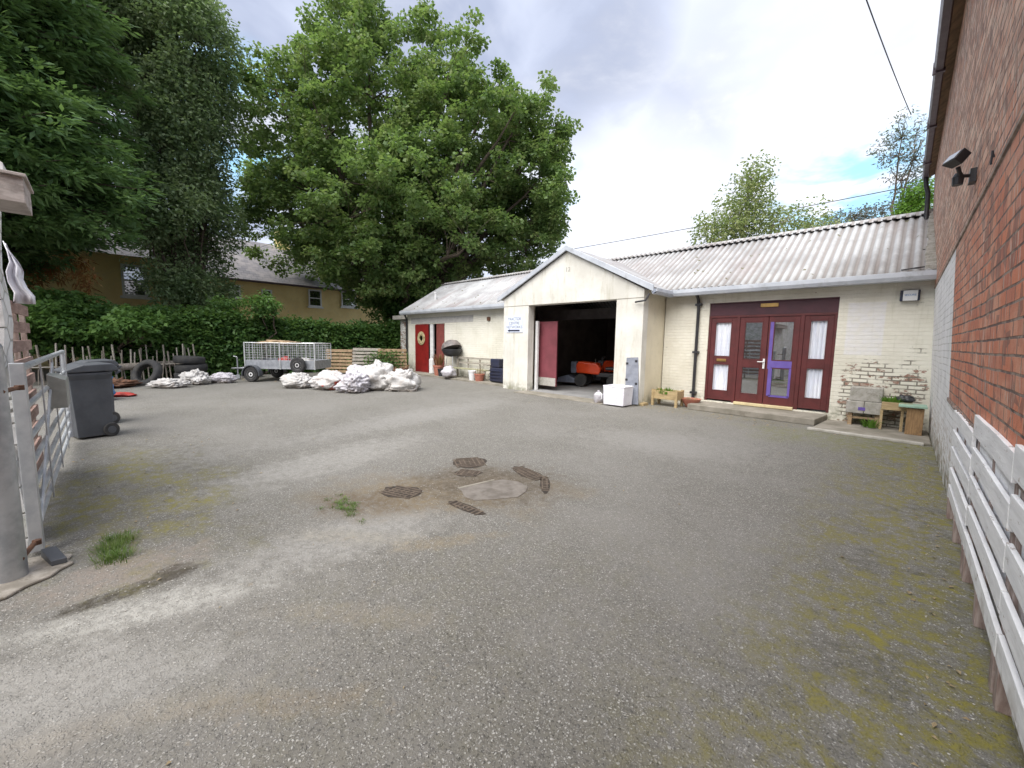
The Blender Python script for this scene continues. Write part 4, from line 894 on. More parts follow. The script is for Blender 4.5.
lump('white_sack_load', 'bag', inT(2.0, .55, .52), (.45, .28, .17), 44, 'long white sack inside the trailer beside the red one', 'sack', None, 23, .7, .08, nn=40)

# ------------------------------------------------------------------ pallets against the hedge
def make_pallet(c, rz, tilt, label, mat='wood'):
    t = thing('wooden_pallet', label, 'pallet', (0, 0, 0), 'pallets stacked before the hedge')
    for k in range(7): m = MB(); m.box(-.6, .6, -.5 + k * .147, -.5 + k * .147 + .1, .12, .14); m.build('deck_board', mat, t)
    m = MB()
    for y in (-.5, -.05, .4): m.box(-.6, .6, y, y + .1, .022, .118)
    m.build('bearer', mat, t)
    m = MB()
    for k in range(3): m.box(-.6 + k * .55, -.5 + k * .55, -.5, .5, 0, .02)
    m.build('base_board', mat, t)
    t.location = c; t.rotation_euler = (R(tilt), 0, R(rz)); return t
pp = make_pallet((-17.6, 7.3, .55), 40, 86, 'tan pallet standing on edge, left of the pallet group')
q = dup(pp, (-16.6, 8.05, .62), 0, 'grey weathered pallet standing on edge in the middle of the group'); q.rotation_euler = (R(80), 0, R(44))
for ch in q.children: 
    ch.data = ch.data.copy(); ch.data.materials.clear(); ch.data.materials.append(MT['wood_grey'])
q = dup(pp, (-16.0, 8.9, .6), 0, 'tan pallet at the right end of the group, turned side on'); q.rotation_euler = (R(84), 0, R(70))
lump('timber_scrap_heap', 'rust', (-14.9, 8.6, 0), (.5, .4, .2), 30, 'dark heap of timber scraps between the pallets and the small bush', 'scrap heap', None, 25, .8, .25, nn=32)

# ------------------------------------------------------------------ stuff along the left wing
def leg(x, y, z0, z1, w=.03): m = MB(); m.box(x - w, x + w, y - w, y + w, z0, z1); return m
bn = thing('garden_bench', 'old timber slatted bench with green tinged seat against the white wall', 'bench', (-11.8, 10, .07))
m = MB()
for y in (9.72, 9.84, 9.96): m.box(-13.0, -10.8, y, y + .09, .42, .45)
m.build('seat', wood('greenish_old_timber', (.36, .36, .22), (.24, .23, .15), axis=(1.5, 14, 14)), bn, bevel=.004)
m = MB(); m.box(-13.0, -10.85, 10.1, 10.13, .80, .88); m.box(-13.0, -10.85, 10.09, 10.12, .62, .68)
for x in (-12.95, -12.3, -11.6, -10.9): m.box(x - .03, x + .03, 10.12, 10.16, .45, .88)
m.build('backrest', 'wood_grey', bn, bevel=.004)
for x in (-12.9, -10.9):
    for y in (9.76, 10.08): leg(x, y, .07, .42 if y < 10 else .8).build('leg', 'wood_grey', bn)
m = MB(); m.box(-10.95, -10.75, 9.72, 10.1, .62, .66); m.build('arm_rest', 'wood_grey', bn)
def bbq():
    t = thing('barbecue', 'dark kettle barbecue with raised grey lid standing behind the bench end', 'barbecue', (-13.1, 10.0, .07))
    c = (-13.1, 9.95, 0)
    m = MB(); m.lathe([(.06, .86), (.26, .9), (.37, 1.02), (.41, 1.16), (.41, 1.18)], c, n=24); m.build('bowl', 'black', t, smooth=True)
    m = MB(); Mx = Matrix.Rotation(R(-22), 4, 'Y'); m.lathe([(.41, 0), (.40, .1), (.32, .24), (.16, .32), (.03, .34)], (-13.16, 9.97, 1.2), n=24, M=Mx); m.build('lid', plain('sooty_grey_enamel', (.22, .19, .18), (.1, .09, .09), rough=.5, sc=5), t, smooth=True)
    for a in (90, 210, 330): m = MB(); m.tube([(-13.1 + .2 * math.cos(R(a)), 9.95 + .2 * math.sin(R(a)), .95), (-13.1 + .33 * math.cos(R(a)), 9.95 + .33 * math.sin(R(a)), .07)], .014, 6); m.build('leg', 'galv', t)
bbq()
def pot(name, mat, c, r, h, label, cat, plant=None, soil=True):
    t = thing(name, label, cat, c)
    m = MB(); m.lathe([(r * .72, 0), (r * .95, h * .86), (r * 1.05, h * .87), (r * 1.05, h), (r * .92, h), (r * .88, h * .8), (.01, h * .8)], c, n=20); m.build('pot', mat, t, smooth=True)
    return t
def tuft(mb, c, r, h, n, w=.012, droop=.5, leafy=False):
    for i in range(n):
        a = random.uniform(0, 2 * math.pi); q = random.uniform(0, r); b = Vector(c) + Vector((q * math.cos(a), q * math.sin(a), 0)); hh = h * random.uniform(.5, 1.1); l_ = random.uniform(.1, droop) * hh
        d = Vector((math.cos(a), math.sin(a), 0)); s_ = Vector((-d.y, d.x, 0)) * w
        p1 = b + d * l_ * .4 + Vector((0, 0, hh * .6)); p2 = b + d * l_ + Vector((0, 0, hh))
        mb.add([b - s_, b + s_, p1 + s_ * .8, p1 - s_ * .8, p2], [(0, 1, 2, 3), (3, 2, 4)])
t = pot('plant_pot', 'terracotta', (-13.75, 9.75, .07), .22, .42, 'terracotta coloured pot with reddish plant by the ajar door', 'plant pot')
m = MB(); tuft(m, (-13.75, 9.75, .42), .15, .55, 60, .03); m.build('plant', leafmat('reddish_leaves', (.18, .05, .03), (.3, .12, .08), (.2, .2, .06)), t)
lump('white_bag', 'bag_grey', (-12.75, 9.52, .07), (.32, .25, .24), 0, 'rounded white plastic bag in front of the bench', 'bag', None, 31, .8, .05, nn=32)
t = pot('plant_pot', 'upvc', (-11.35, 9.55, .07), .15, .36, 'pale grey pot under the right half of the bench', 'plant pot')
t = pot('plant_pot', 'terracotta', (-10.95, 9.55, .07), .19, .26, 'brown clay pot with twigs beside the bench leg', 'plant pot')
m = MB(); tuft(m, (-10.95, 9.55, .25), .12, .35, 30, .008); m.build('plant', 'litter', t)
t = pot('plant_pot', 'black', (-13.4, 9.65, .07), .16, .3, 'black pot left of the white plastic bag', 'plant pot')
t = pot('plant_pot', 'wood_yellow', (-16.6, 9.9, .07), .18, .28, 'yellowish pot with sprouting stems beside the red door', 'plant pot')
m = MB(); tuft(m, (-16.6, 9.9, .3), .12, .7, 34, .012); m.build('plant', 'bright_green', t)
m = MB(); m.box(-14.75, -14.5, 9.95, 10.15, .07, .72); tag(m.build('white_canister', 'white_paint', bevel=.03, loc=(-14.6, 10, .07)), 'white canister standing in the open red doorway', 'canister')
cr = thing('fish_crate', 'dark navy plastic crates stacked on end beside the garage pier', 'crate', (-10.1, 9.75, .07))
m = MB(); m.prism([(-10.45, 9.6, .09), (-9.75, 9.55, .09), (-9.75, 9.95, .09), (-10.45, 9.95, .09)], (0, 0, .50)); m.prism([(-10.45, 9.62, .6), (-9.98, 9.6, .6), (-9.98, 9.95, .6), (-10.45, 9.95, .6)], (0, 0, .3)); m.build('body', 'navy', cr, bevel=.03)
m = MB()
for k in range(4): m.box(-10.4, -9.8, 9.54, 9.575, .14 + k * .11, .18 + k * .11)
m.build('rib', 'navy', cr)
# ------------------------------------------------------------------ garage mowers
def mower(label, loc, rz, s=1):
    t = thing('ride_on_mower', label, 'ride-on mower', (0, 0, 0), 'orange ride-on mowers in the garage')
    m = MB(); m.prism([(-.35, -.28, .45), (.45, -.28, .42), (.5, -.28, .62), (.35, -.28, .80), (-.3, -.28, .86), (-.38, -.28, .7)], (0, .56, 0)); m.build('hood', 'orange', t, bevel=.05)
    m = MB(); m.box(-.55, -.36, -.24, .24, .45, .84); m.box(-.57, -.55, -.2, .2, .5, .8); m.build('grille', 'bluegrey', t, bevel=.02)
    m = MB(); m.prism([(-1.0, -.42, .12), (-.35, -.42, .12), (-.35, -.42, .26), (-.62, -.42, .38), (-.95, -.42, .28)], (0, .84, 0)); m.build('cutter_deck', 'bluegrey', t, bevel=.02)
    m = MB(); m.box(.35, 1.3, -.25, .25, .35, .48); m.build('chassis', 'black', t, bevel=.02)
    m = MB(); m.box(.62, 1.08, -.22, .22, .58, .68); m.box(1.02, 1.1, -.22, .22, .66, 1.02); m.build('seat', 'black', t, bevel=.04)
    m = MB(); m.tube([(.38, 0, .6), (.5, 0, .98)], .025, 8); m.build('steering_column', 'black', t)
    m = MB(); pts = [(.5 + .05 * math.cos(a) , .17 * math.sin(a), .98 + .17 * math.cos(a) * .35) for a in np.linspace(0, 2 * math.pi, 20)]; m.tube(pts, .014, 6); m.build('steering_wheel', 'black', t, smooth=True)
    for x, y in ((-.15, -.36), (-.15, .36), (.95, -.38), (.95, .38)):
        m = MB(); m.lathe([(.1, -.08), (.2, -.09), (.22, -.05), (.22, .05), (.2, .09), (.1, .08)], (x, y, .22), axis='y', n=20); wv = m.build('wheel', 'tyre', t, smooth=True)
        m = MB(); m.lathe([(.01, -.06), (.10, -.07), (.11, .07), (.01, .06)], (x, y, .22), axis='y', n=16); m.build('rim', 'upvc', wv, smooth=True)
    m = MB(); m.tube([(.3, -.24, .48), (.3, -.24, .95)], .012, 6); m.build('lever', 'steel', t)
    t.location = loc; t.rotation_euler = (0, 0, R(rz)); return t
mw = mower('nearer orange ride-on mower with blue grey deck inside the garage', (-7.75, 11.75, .026), 18)
dup(mw, (-7.55, 13.15, .026), R(14), 'farther orange ride-on mower, behind and right of the first')
# ------------------------------------------------------------------ things by the gable corner
tb = thing('white_tub', 'white square plastic tub planter at the foot of the garage pier', 'tub', (-4.86, 8.75, 0))
m = MB(); vs = []
for z, h in ((0.03, .265), (.44, .28), (.49, .29), (.49, .265), (.36, .25)):
    for sx, sy in ((-1, -1), (1, -1), (1, 1), (-1, 1)): vs.append((-4.88 + sx * h, 8.72 + sy * h * .8, z))
m.add(vs, [(i * 4 + j, i * 4 + (j + 1) % 4, i * 4 + 4 + (j + 1) % 4, i * 4 + 4 + j) for i in range(4) for j in range(4)] + [(0, 3, 2, 1)]); m.build('body', 'tub', tb, bevel=.02)
m = MB(); m.box(-5.12, -4.64, 8.53, 8.91, .36, .40); m.build('soil', 'dirt', tb)
ld = thing('leaning_panel', 'grey panel door with dark hinges leaning on the garage pier behind the tub', 'panel', (-4.62, 9.0, 0))
Mx = Matrix.Translation((-4.66, 9.0, .03)) @ Matrix.Rotation(R(-4), 4, 'Y') @ Matrix.Rotation(R(-5), 4, 'X')
m = MB(); m.prism([Mx @ Vector(v) for v in ((-.19, 0, 0), (.17, 0, 0), (.15, 0, 1.17), (-.11, 0, 1.18), (-.14, 0, 1.26), (-.16, 0, 1.26))], Mx.to_3x3() @ Vector((0, .025, 0))); m.build('board', 'board_grey', ld, bevel=.003)
m = MB()
for x, z in ((-.14, 1.0), (.1, 1.05), (-.15, .6), (.11, .5)): m.box(x - .03, x + .03, -.008, 0, z - .02, z + .03, Mx)
m.build('hinge', 'black', ld)
jb = thing('plastic_jug', 'clear bluish plastic jug standing left of the white tub', 'jug', (-5.36, 8.72, 0))
m = MB(); m.lathe([(.1, 0), (.115, .03), (.115, .2), (.06, .26), (.03, .27), (.03, .31)], (-5.40, 8.68, .02), n=18); m.build('body', 'bag_grey', jb, smooth=True)
m = MB(); m.tube([(-5.34, 8.66, .27), (-5.28, 8.64, .24), (-5.28, 8.64, .12)], .013, 6); m.build('handle', 'upvc', jb, smooth=True)
jc = thing('spray_bottle', 'small white spray bottle with dark cap between the jug and the tub', 'bottle', (-5.22, 8.78, 0))
m = MB(); m.lathe([(.07, 0), (.08, .02), (.08, .26), (.03, .33)], (-5.22, 8.8, .02), n=16); m.build('body', 'tub', jc, smooth=True)
m = MB(); m.lathe([(.032, .33), (.032, .40)], (-5.22, 8.8, .02), n=10); m.tube([(-5.22, 8.8, .43), (-5.30, 8.78, .44)], .018, 6); m.build('cap', 'navy', jc)
wp = thing('wooden_trough', 'pale timber trough planter on legs against the side of the gable', 'planter', (-4.1, 9.7, 0))
m = MB(); m.box(-4.36, -3.78, 9.5, 9.53, .17, .38); m.box(-4.36, -3.78, 9.85, 9.88, .17, .38); m.box(-4.39, -4.36, 9.5, 9.88, .17, .38); m.box(-3.78, -3.75, 9.5, 9.88, .17, .38); m.box(-4.36, -3.78, 9.53, 9.85, .19, .33); m.build('box', 'wood_yellow', wp, bevel=.004)
for x in (-4.36, -3.78):
    for y in (9.51, 9.87): leg(x, y, 0, .40, .028).build('leg', 'wood_yellow', wp)
m = MB(); tuft(m, (-4.1, 9.7, .3), .25, .14, 110, .014); m.build('plant', 'bright_green', wp)
m = MB(); m.box(-4.62, -4.42, 9.15, 9.4, 0, .06); tag(m.build('timber_block', 'wood_yellow', bevel=.005, loc=(-4.5, 9.3, 0)), 'pale timber block on the ground at the gable corner', 'block')
bk = thing('hanging_basket', 'reddish brown basket planter on the ground left of the downpipe', 'basket', (-3.6, 9.9, 0))
m = MB(); m.lathe([(.11, 0), (.2, .14), (.23, .2), (.21, .2), (.16, .12)], (-3.58, 9.9, .01), n=20); m.build('basket', 'terracotta', bk, smooth=True)
m = MB(); tuft(m, (-3.58, 9.9, .12), .15, .13, 50, .015); m.build('plant', 'litter', bk)
# right corner planters
sl_ = thing('block_planter', 'grey lichened concrete block planter in two courses against the cream wall', 'planter', (-.42, 10.05, .035))
m = MB(); m.box(-.66, -.20, 9.93, 10.25, .50, .76); m.build('upper_block', 'lichen_slab', sl_, bevel=.012)
m = MB(); m.box(-.70, -.44, 9.9, 10.25, .27, .497); m.box(-.436, -.20, 9.9, 10.25, .27, .497); m.build('lower_block', 'lichen_slab', sl_, bevel=.012)
m = MB(); m.box(-.68, -.2, 9.98, 10.05, .16, .20); m.box(-.66, -.6, 9.96, 10.2, .035, .268); m.box(-.28, -.22, 9.96, 10.2, .035, .268); m.build('leg', 'wood', sl_)
m = MB(); m.box(-.52, -.42, 9.892, 9.9, .33, .39); m.build('sticker', 'purple', sl_)
pb = thing('planter_bench', 'weathered timber trough with trailing green plants between the blocks and the corner', 'planter', (0, 10, .035))
m = MB(); m.box(-.20, .2, 9.78, 9.81, .40, .54); m.box(-.20, .2, 10.2, 10.23, .40, .54); m.box(-.20, .2, 9.81, 10.2, .41, .50); m.build('box', 'wood_yellow', pb, bevel=.004)
for x in (-.19, .08): m = MB(); m.box(x - .02, x + .02, 9.79, 9.83, .035, .4); m.build('leg', 'wood_yellow', pb)
m = MB(); tuft(m, (-.08, 9.98, .5), .14, .14, 130, .014, .9); m.build('plant', 'bright_green', pb); m = MB(); tuft(m, (-.32, 9.8, .05), .12, .16, 60, .014, .9); m.build('plant', 'bright_green', pb)
dk = lump('black_pot_tray', 'black', (.10, 10.05, .54), (.14, .12, .07), 0, 'black crumpled tray lying on the timber trough', 'tray', None, 41, .8, .1, nn=28)
ub = thing('wooden_box_planter', 'brown timber box with pale green lid in the corner by the brick wall', 'box', (.25, 9.72, .035))
m = MB(); m.box(.13, .34, 9.58, 9.86, .035, .49); m.build('box', wood('orange_brown_timber', (.34, .21, .1), (.22, .13, .06), axis=(12, 12, 1.4)), ub, bevel=.005)
m = MB(); m.box(.02, .37, 9.52, 9.95, .50, .535); m.build('lid', 'green_lid', ub, bevel=.006)

# ------------------------------------------------------------------ drains, manhole, litter
mh = thing('manhole_cover', 'pale concrete filled manhole cover set in the asphalt among the grates', 'manhole cover', (-2.9, 2.72, 0))
def groundquad(mb, pts, z0, z1): mb.prism([(x, y, z0) for x, y in pts], (0, 0, z1 - z0))
m = MB(); groundquad(m, [(-3.14, 2.46), (-3.05, 2.44), (-2.92, 2.37), (-2.78, 2.38), (-2.66, 2.56), (-2.56, 2.74), (-2.60, 2.90), (-2.68, 3.02), (-2.86, 3.05), (-3.02, 2.98), (-3.07, 2.8), (-3.10, 2.6)], -.02, .007); m.build('slab', plain('ridged_concrete', (.195, .175, .155), (.12, .105, .09), rough=.9, sc=7, bump=.9, bsc=22, grime=.6), mh, bevel=.004)
m = MB(); m.prism([(-3.15, 2.46, .0), (-3.08, 2.90, .0), (-3.05, 2.90, .0), (-3.12, 2.46, .0)], (0, 0, .011)); m.build('rim', 'concrete', mh, bevel=.004)
def grate(c, rz, n, ln, sp_, label):
    t = thing('drain_grate', label, 'drain grate', (c[0], c[1], 0), 'rusty iron drain grates sunk in the asphalt')
    m = MB(); Mx = Matrix.Translation(c) @ Matrix.Rotation(R(rz), 4, 'Z'); w_ = n * sp_
    m.prism([Mx @ Vector((ln * .56 * math.cos(a) * random.uniform(.8, 1.1), w_ * .6 * math.sin(a) * random.uniform(.8, 1.1), .0005)) for a in np.linspace(0, 5.9, 15)], (0, 0, .002)); m.build('pit', 'silt', t)
    m = MB(); k = max(2, int(ln / .055))
    for i in range(n):
        y = -w_ / 2 + (i + .5) * sp_; a_, b_ = sorted((random.uniform(-.5, -.3) * ln, random.uniform(.3, .5) * ln)); m.box(a_, b_, y - .009, y + .009, .0026, .006, Mx)
    for i in range(k):
        x_ = -ln / 2 + (i + .5) * ln / k; a_, b_ = random.uniform(-.5, -.2) * w_, random.uniform(.2, .5) * w_; m.box(x_ - .007, x_ + .007, a_, b_, .0026, .0054, Mx)
    m.build('bar', 'iron_dirt', t)
grate((-3.75, 3.12, 0), 60, 8, .40, .05, 'square rusty grate farthest up the yard, left of the manhole')
grate((-2.98, 3.35, 0), 75, 12, .22, .042, 'row of worn iron bars on the far side of the manhole')
grate((-2.72, 2.22, 0), 95, 8, .12, .05, 'short worn bars on the near side of the manhole')
grate((-3.45, 2.0, 0), 20, 6, .40, .045, 'grate half buried in tan silt between the manhole and the green weeds')
grate((-2.62, 3.22, 0), 40, 9, .10, .05, 'small broken bars at the far right edge of the manhole')
grate((-3.45, 2.85, 0), 30, 5, .30, .045, 'small buried grate between the silt and the square grate')
def patchmound(name, pts, mat, label, cat):
    m = MB(); groundquad(m, pts, .0005, .012); o = m.build(name, mat, loc=(pts[0][0], pts[0][1], 0)); return tag(o, label, cat)
m = MB()
for k in range(30):
    a = k / 30; tuft(m, (-3.55 + random.gauss(.05, .13), 1.45 + random.gauss(0, .06), 0), .05, .016, 34, .002, 1.6)
o = m.build('weeds', 'grass', loc=(-3.5, 1.4, 0)); o['kind'] = 'stuff'; tag(o, 'low bright green weeds at the left end of the sunken drains', 'weeds')
m = MB()
for k in range(26): tuft(m, (-3.86 + random.uniform(-.2, .22), -.03 + random.uniform(-.05, .09), 0), .09, .05, 45, .0016, 1.1)
o = m.build('grass_tuft', 'grass', loc=(-3.8, 0, 0)); o['kind'] = 'stuff'; tag(o, 'bright green grass tuft in front of the open gate', 'grass')
# scattered leaves, pebbles, moss crumbs
m = MB()
def scatter(mb, n, fx, s0, s1):
    for i in range(n):
        x, y = fx(); s_ = random.uniform(s0, s1); a = random.uniform(0, 6.28); u = Vector((math.cos(a), math.sin(a), random.uniform(-.2, .2))) * s_; v = Vector((-math.sin(a), math.cos(a), random.uniform(-.3, .3))) * s_ * random.uniform(.4, .8); c = Vector((x, y, s_ * .3 + .002))
        mb.add([c - u, c - v * .9 + Vector((0, 0, .004)), c + u, c + v + Vector((0, 0, .006))], [(0, 1, 2, 3)])
scatter(m, 130, lambda: (random.uniform(-4.6, -.2), random.gauss(9.0, .3)), .012, .032)
scatter(m, 90, lambda: (.38 - abs(random.gauss(0, .12)) - .03, random.uniform(1.5, 9)), .008, .02)
scatter(m, 60, lambda: (random.uniform(-8, -4), random.gauss(.3, .4)), .008, .02)
scatter(m, 180, lambda: (random.uniform(-18, 0), random.uniform(0, 9)), .006, .018)
scatter(m, 200, lambda: (random.gauss(-16.6, .6), random.uniform(-.5, 8)), .02, .06)
o = m.build('leaf_litter', 'litter', loc=(-4, 5, 0)); o['kind'] = 'stuff'; tag(o, 'dry leaf litter scattered over the yard and along the walls', 'leaf litter')
m = MB()
def pebble(mb, x, y, s_):
    vs = []; 
    for k, (dz_, rr) in enumerate(((-.3, .7), (.25, .9))):
        for j in range(5): a = 2 * math.pi * j / 5 + k * .6; vs.append((x + s_ * rr * math.cos(a) * random.uniform(.7, 1.2), y + s_ * rr * math.sin(a) * random.uniform(.7, 1.2), s_ * .5 + dz_ * s_))
    vs.append((x, y, s_ * .95)); mb.add(vs, [(j, (j + 1) % 5, 5 + (j + 1) % 5, 5 + j) for j in range(5)] + [(5 + j, 5 + (j + 1) % 5, 10) for j in range(5)])
for i in range(1100):
    r = random.random()
    if r < .35: x, y = .36 - abs(random.gauss(0, .10)), random.uniform(.9, 8.8)
    elif r < .6: x, y = random.gauss(-3.5, .5), random.gauss(.0, .22)
    elif r < .75: x, y = random.gauss(-3.1, .4), random.gauss(2.5, .5)
    else: x, y = random.uniform(-8, .2), random.uniform(.3, 6)
    pebble(m, x, y, random.uniform(.002, .006))
o = m.build('gravel', plain('pale_gravel', (.52, .50, .46), (.34, .32, .29), rough=.9, sc=30), loc=(-2, 2, 0)); o['kind'] = 'stuff'; tag(o, 'loose pale gravel along the wall foot and near the gate', 'gravel')

# ------------------------------------------------------------------ overhead cables
def cable(pts, r, label):
    m = MB(); A, B, sag = Vector(pts[0]), Vector(pts[1]), pts[2]
    m.tube([A.lerp(B, i / 20) - Vector((0, 0, sag * 4 * (i / 20) * (1 - i / 20))) for i in range(21)], r, 6); tag(m.build('overhead_cable', 'black', loc=A), label, 'cable')
cable(((-2.8, 6, 12.2), (-.75, 30.0, 13.5), .3), .02, 'dark overhead cable slanting across the sky beside the brick building')
cable(((-40, 22, 8.2), (6, 27, 9.2), .4), .02, 'thin pale cable crossing the sky low behind the corrugated roof')

# ------------------------------------------------------------------ HOUSES behind the hedge
def window(parent, X, y0, y1, z0, z1, style):
    f = MB(); t_ = .09
    f.box(X, X + .08, y0 - t_, y0, z0 - t_, z1 + t_); f.box(X, X + .08, y1, y1 + t_, z0 - t_, z1 + t_); f.box(X, X + .08, y0, y1, z1, z1 + t_); f.box(X, X + .08, y0, y1, z0 - t_, z0)
    f.box(X + .005, X + .075, y0, y1, (z0 + z1) / 2 - .035, (z0 + z1) / 2 + .035)
    if style: f.box(X + .004, X + .07, (y0 + y1) / 2 - .03, (y0 + y1) / 2 + .03, z0, z1)
    o = f.build('window', 'upvc', parent)
    m = MB(); m.box(X + .01, X + .03, y0, y1, z0, z1); m.build('pane', 'glass', o)
    m = MB(); m.box(X, X + .16, y0 - .18, y1 + .18, z0 - .2, z0 - .09); m.build('sill', 'upvc', o)
h1 = thing('yellow_house', 'yellow brick house seen through the left trees with a white sash window', 'house', (-31, 0, 0))
m = MB(); m.box(-34, -26.5, -4, 3.2, 0, 5.25); m.build('wall', 'house', h1)
m = MB(); m.prism([(-26.2, -4.2, 5.2), (-30.3, -4.2, 8.0), (-34.3, -4.2, 5.2), (-30.3, -4.2, 7.85)], (0, 7.6, 0)); m.build('roof', 'slate', h1)
window(h1, -26.49, .98, 1.72, 3.45, 4.75, 0)
m = MB(); m.tube([(-26.38, 3.05, 5.1), (-26.38, 3.05, 0)], .05, 8); m.build('downpipe', 'black', h1)
h2 = thing('yellow_terrace', 'long yellow brick terrace with grey slate roof behind the hedge', 'house', (-34, 9, 0))
m = MB(); m.box(-37, -30.2, 3.2, 17, 0, 5.15); m.build('wall', 'house', h2)
rf = MB(); rf.prism([(-29.9, 3.1, 5.05), (-34, 3.1, 8.35), (-37.4, 3.1, 5.05), (-34, 3.1, 8.2)], (0, 14.2, 0)); rf_ = rf.build('roof', 'slate', h2)
m = MB(); m.box(-32.6, -31.9, 7.2, 7.9, 6.35, 6.5, Matrix.Translation((0, 0, 0))); m.build('roof_light', 'upvc', rf_)
m = MB(); m.box(-34.4, -33.6, 9.6, 10.4, 7.9, 9.3); m.build('chimney', 'house', rf_)
m = MB(); gutter(m, (-29.86, 17.2, 5.12), (-29.86, 3.1, 5.12), .14, .12); m.build('gutter', 'brown_gut', h2)
for y0, y1, z0, z1, s_ in ((4.75, 5.0, 3.5, 4.0, 1), (5.85, 6.3, 4.08, 4.68, 1), (7.62, 8.05, 3.9, 4.55, 0), (10.5, 11.2, 3.85, 4.85, 0), (12.8, 13.75, 4.0, 4.95, 0)): window(h2, -30.19, y0, y1, z0, z1, s_)

# ------------------------------------------------------------------ FOLIAGE
def leaves(name, C, rad, per, ln, wd, mat, parent, flat=.5, droop=.2, squash=.7, seed=1, outward=None, ow=.0):
    """C (N,3) clump centres, rad (N,) clump radii; every leaf is a small folded blade of its own"""
    r = np.random.default_rng(seed); C = np.asarray(C, float); N = len(C); rad = np.broadcast_to(rad, (N,))
    c = np.repeat(C, per, 0); rr = np.repeat(rad, per)
    d = r.normal(size=(N * per, 3)); d /= np.linalg.norm(d, axis=1)[:, None]
    q = r.random(N * per) ** .45
    off = d * (q * rr)[:, None]; off[:, 2] *= squash
    p = c + off
    dirn = d * .8 + r.normal(size=d.shape) * .7; dirn[:, 2] = dirn[:, 2] * flat - droop
    if outward is not None:
        o_ = p - np.asarray(outward); o_[:, 2] = 0; o_ /= np.linalg.norm(o_, axis=1)[:, None] + 1e-6; dirn += o_ * ow
    dirn /= np.linalg.norm(dirn, axis=1)[:, None]
    up_ = r.normal(size=d.shape) * .55 + np.array([0, 0, 1]); s = np.cross(dirn, up_); s /= np.linalg.norm(s, axis=1)[:, None] + 1e-9; nn_ = np.cross(s, dirn)
    L = (ln * (.6 + .7 * r.random(N * per)))[:, None]; Wd = (wd * (.6 + .7 * r.random(N * per)))[:, None]
    v0 = p; v1 = p + dirn * L * .45 + s * Wd * .5 + nn_ * Wd * .12; v2 = p + dirn * L; v3 = p + dirn * L * .45 - s * Wd * .5 + nn_ * Wd * .12
    V = np.stack([v0, v1, v2, v3], 1).reshape(-1, 3); n = N * per
    off_ = np.zeros(3)
    if parent is not None: off_ = np.array(parent.location)
    V = V - off_
    F = np.arange(n * 4, dtype=np.int32)
    me = bpy.data.meshes.new(name); me.vertices.add(n * 4); me.vertices.foreach_set('co', V.astype(np.float32).ravel())
    me.loops.add(n * 4); me.loops.foreach_set('vertex_index', F); me.polygons.add(n)
    me.polygons.foreach_set('loop_start', np.arange(0, n * 4, 4, dtype=np.int32)); me.polygons.foreach_set('loop_total', np.full(n, 4, np.int32))
    me.update(calc_edges=True); me.materials.append(MT[mat] if isinstance(mat, str) else mat)
    o = bpy.data.objects.new(name, me); COL.objects.link(o)
    if parent is not None: o.parent = parent
    return o
def lathe_noise(p, s, k=0): return mnoise.noise(Vector(p) * s + Vector((k, k * .7, k * .3)))
def sample_lobes(lobes, n, shell=.55, mind=.45, seed=3, gapn=.28):
    """lobes: (cx,cy,cz,rx,rd,rz) in world, rx across the photo, rd in depth"""
    r = np.random.default_rng(seed); out = []; vols = np.array([l[3] * l[4] * l[5] for l in lobes]); pr = vols ** .8; pr /= pr.sum()
    grid = {}
    tries = 0
    while len(out) < n and tries < n * 60:
        tries += 1; l = lobes[r.choice(len(lobes), p=pr)]
        d = r.normal(size=3); d /= np.linalg.norm(d); q = shell + (1 - shell) * r.random() ** .6
        if r.random() < .15: q = r.random() ** .5
        q *= 1 + .14 * lathe_noise(d * 2.2 + np.array(l[:3]), 1.0) + .16 * max(0, lathe_noise(d * 6 + np.array(l[:3]), 1.0, 9))
        a = d * q; w_ = np.array(l[:3]) + np.array(RH) * a[0] * l[3] + np.array(FH) * a[1] * l[4] + np.array([0, 0, 1]) * a[2] * l[5]
        if lathe_noise(w_, .55, 5) < -gapn: continue
        key = tuple((w_ / mind).astype(int))
        if key in grid: continue
        grid[key] = 1; out.append(w_)
    return np.array(out)
def limbs(name, base, fork, tips, parent, r0, mat='bark', sub=None, seed=4):
    r = np.random.default_rng(seed); m = MB(); base = np.array(base, float); fork = np.array(fork, float)
    path = [base + (fork - base) * t + np.array([r.normal() * .07, r.normal() * .07, 0]) * (0 < t < 1) for t in np.linspace(0, 1, 5)]
    m.tube(path, [r0 * (1.35 if i == 0 else 1 - .12 * i) for i in range(5)], 10)
    nodes = []
    for tp in tips:
        tp = np.array(tp, float); st = path[r.integers(2, 5)]; k = 7; pts = []
        for i in range(k + 1):
            t = i / k; p = st + (tp - st) * t; p[2] += (tp[2] - st[2]) * .0 + math.sin(t * math.pi) * -.04 * np.linalg.norm(tp - st) + 0; p += r.normal(size=3) * .10 * (0 < i < k); pts.append(p)
        rs = [max(.02, r0 * .5 * (1 - i / k) ** .9 + .02) for i in range(k + 1)]; m.tube(pts, rs, 6)
        nodes += [(p, rr) for p, rr in zip(pts[2:], rs[2:])]
    if sub is not None and len(sub):
        NP = np.array([p for p, _ in nodes])
        for s in sub:
            s = np.array(s); dd = np.linalg.norm(NP - s, axis=1) + .4 * np.maximum(0, NP[:, 2] - s[2]); j = int(dd.argmin()); a = NP[j]; mid = (a + s) / 2 + r.normal(size=3) * .12; rr = min(nodes[j][1] * .7, .05)
            m.tube([a, mid, s], [rr, rr * .6, .008], 4, cap=False)
    return m.build(name, mat, parent, smooth='all')
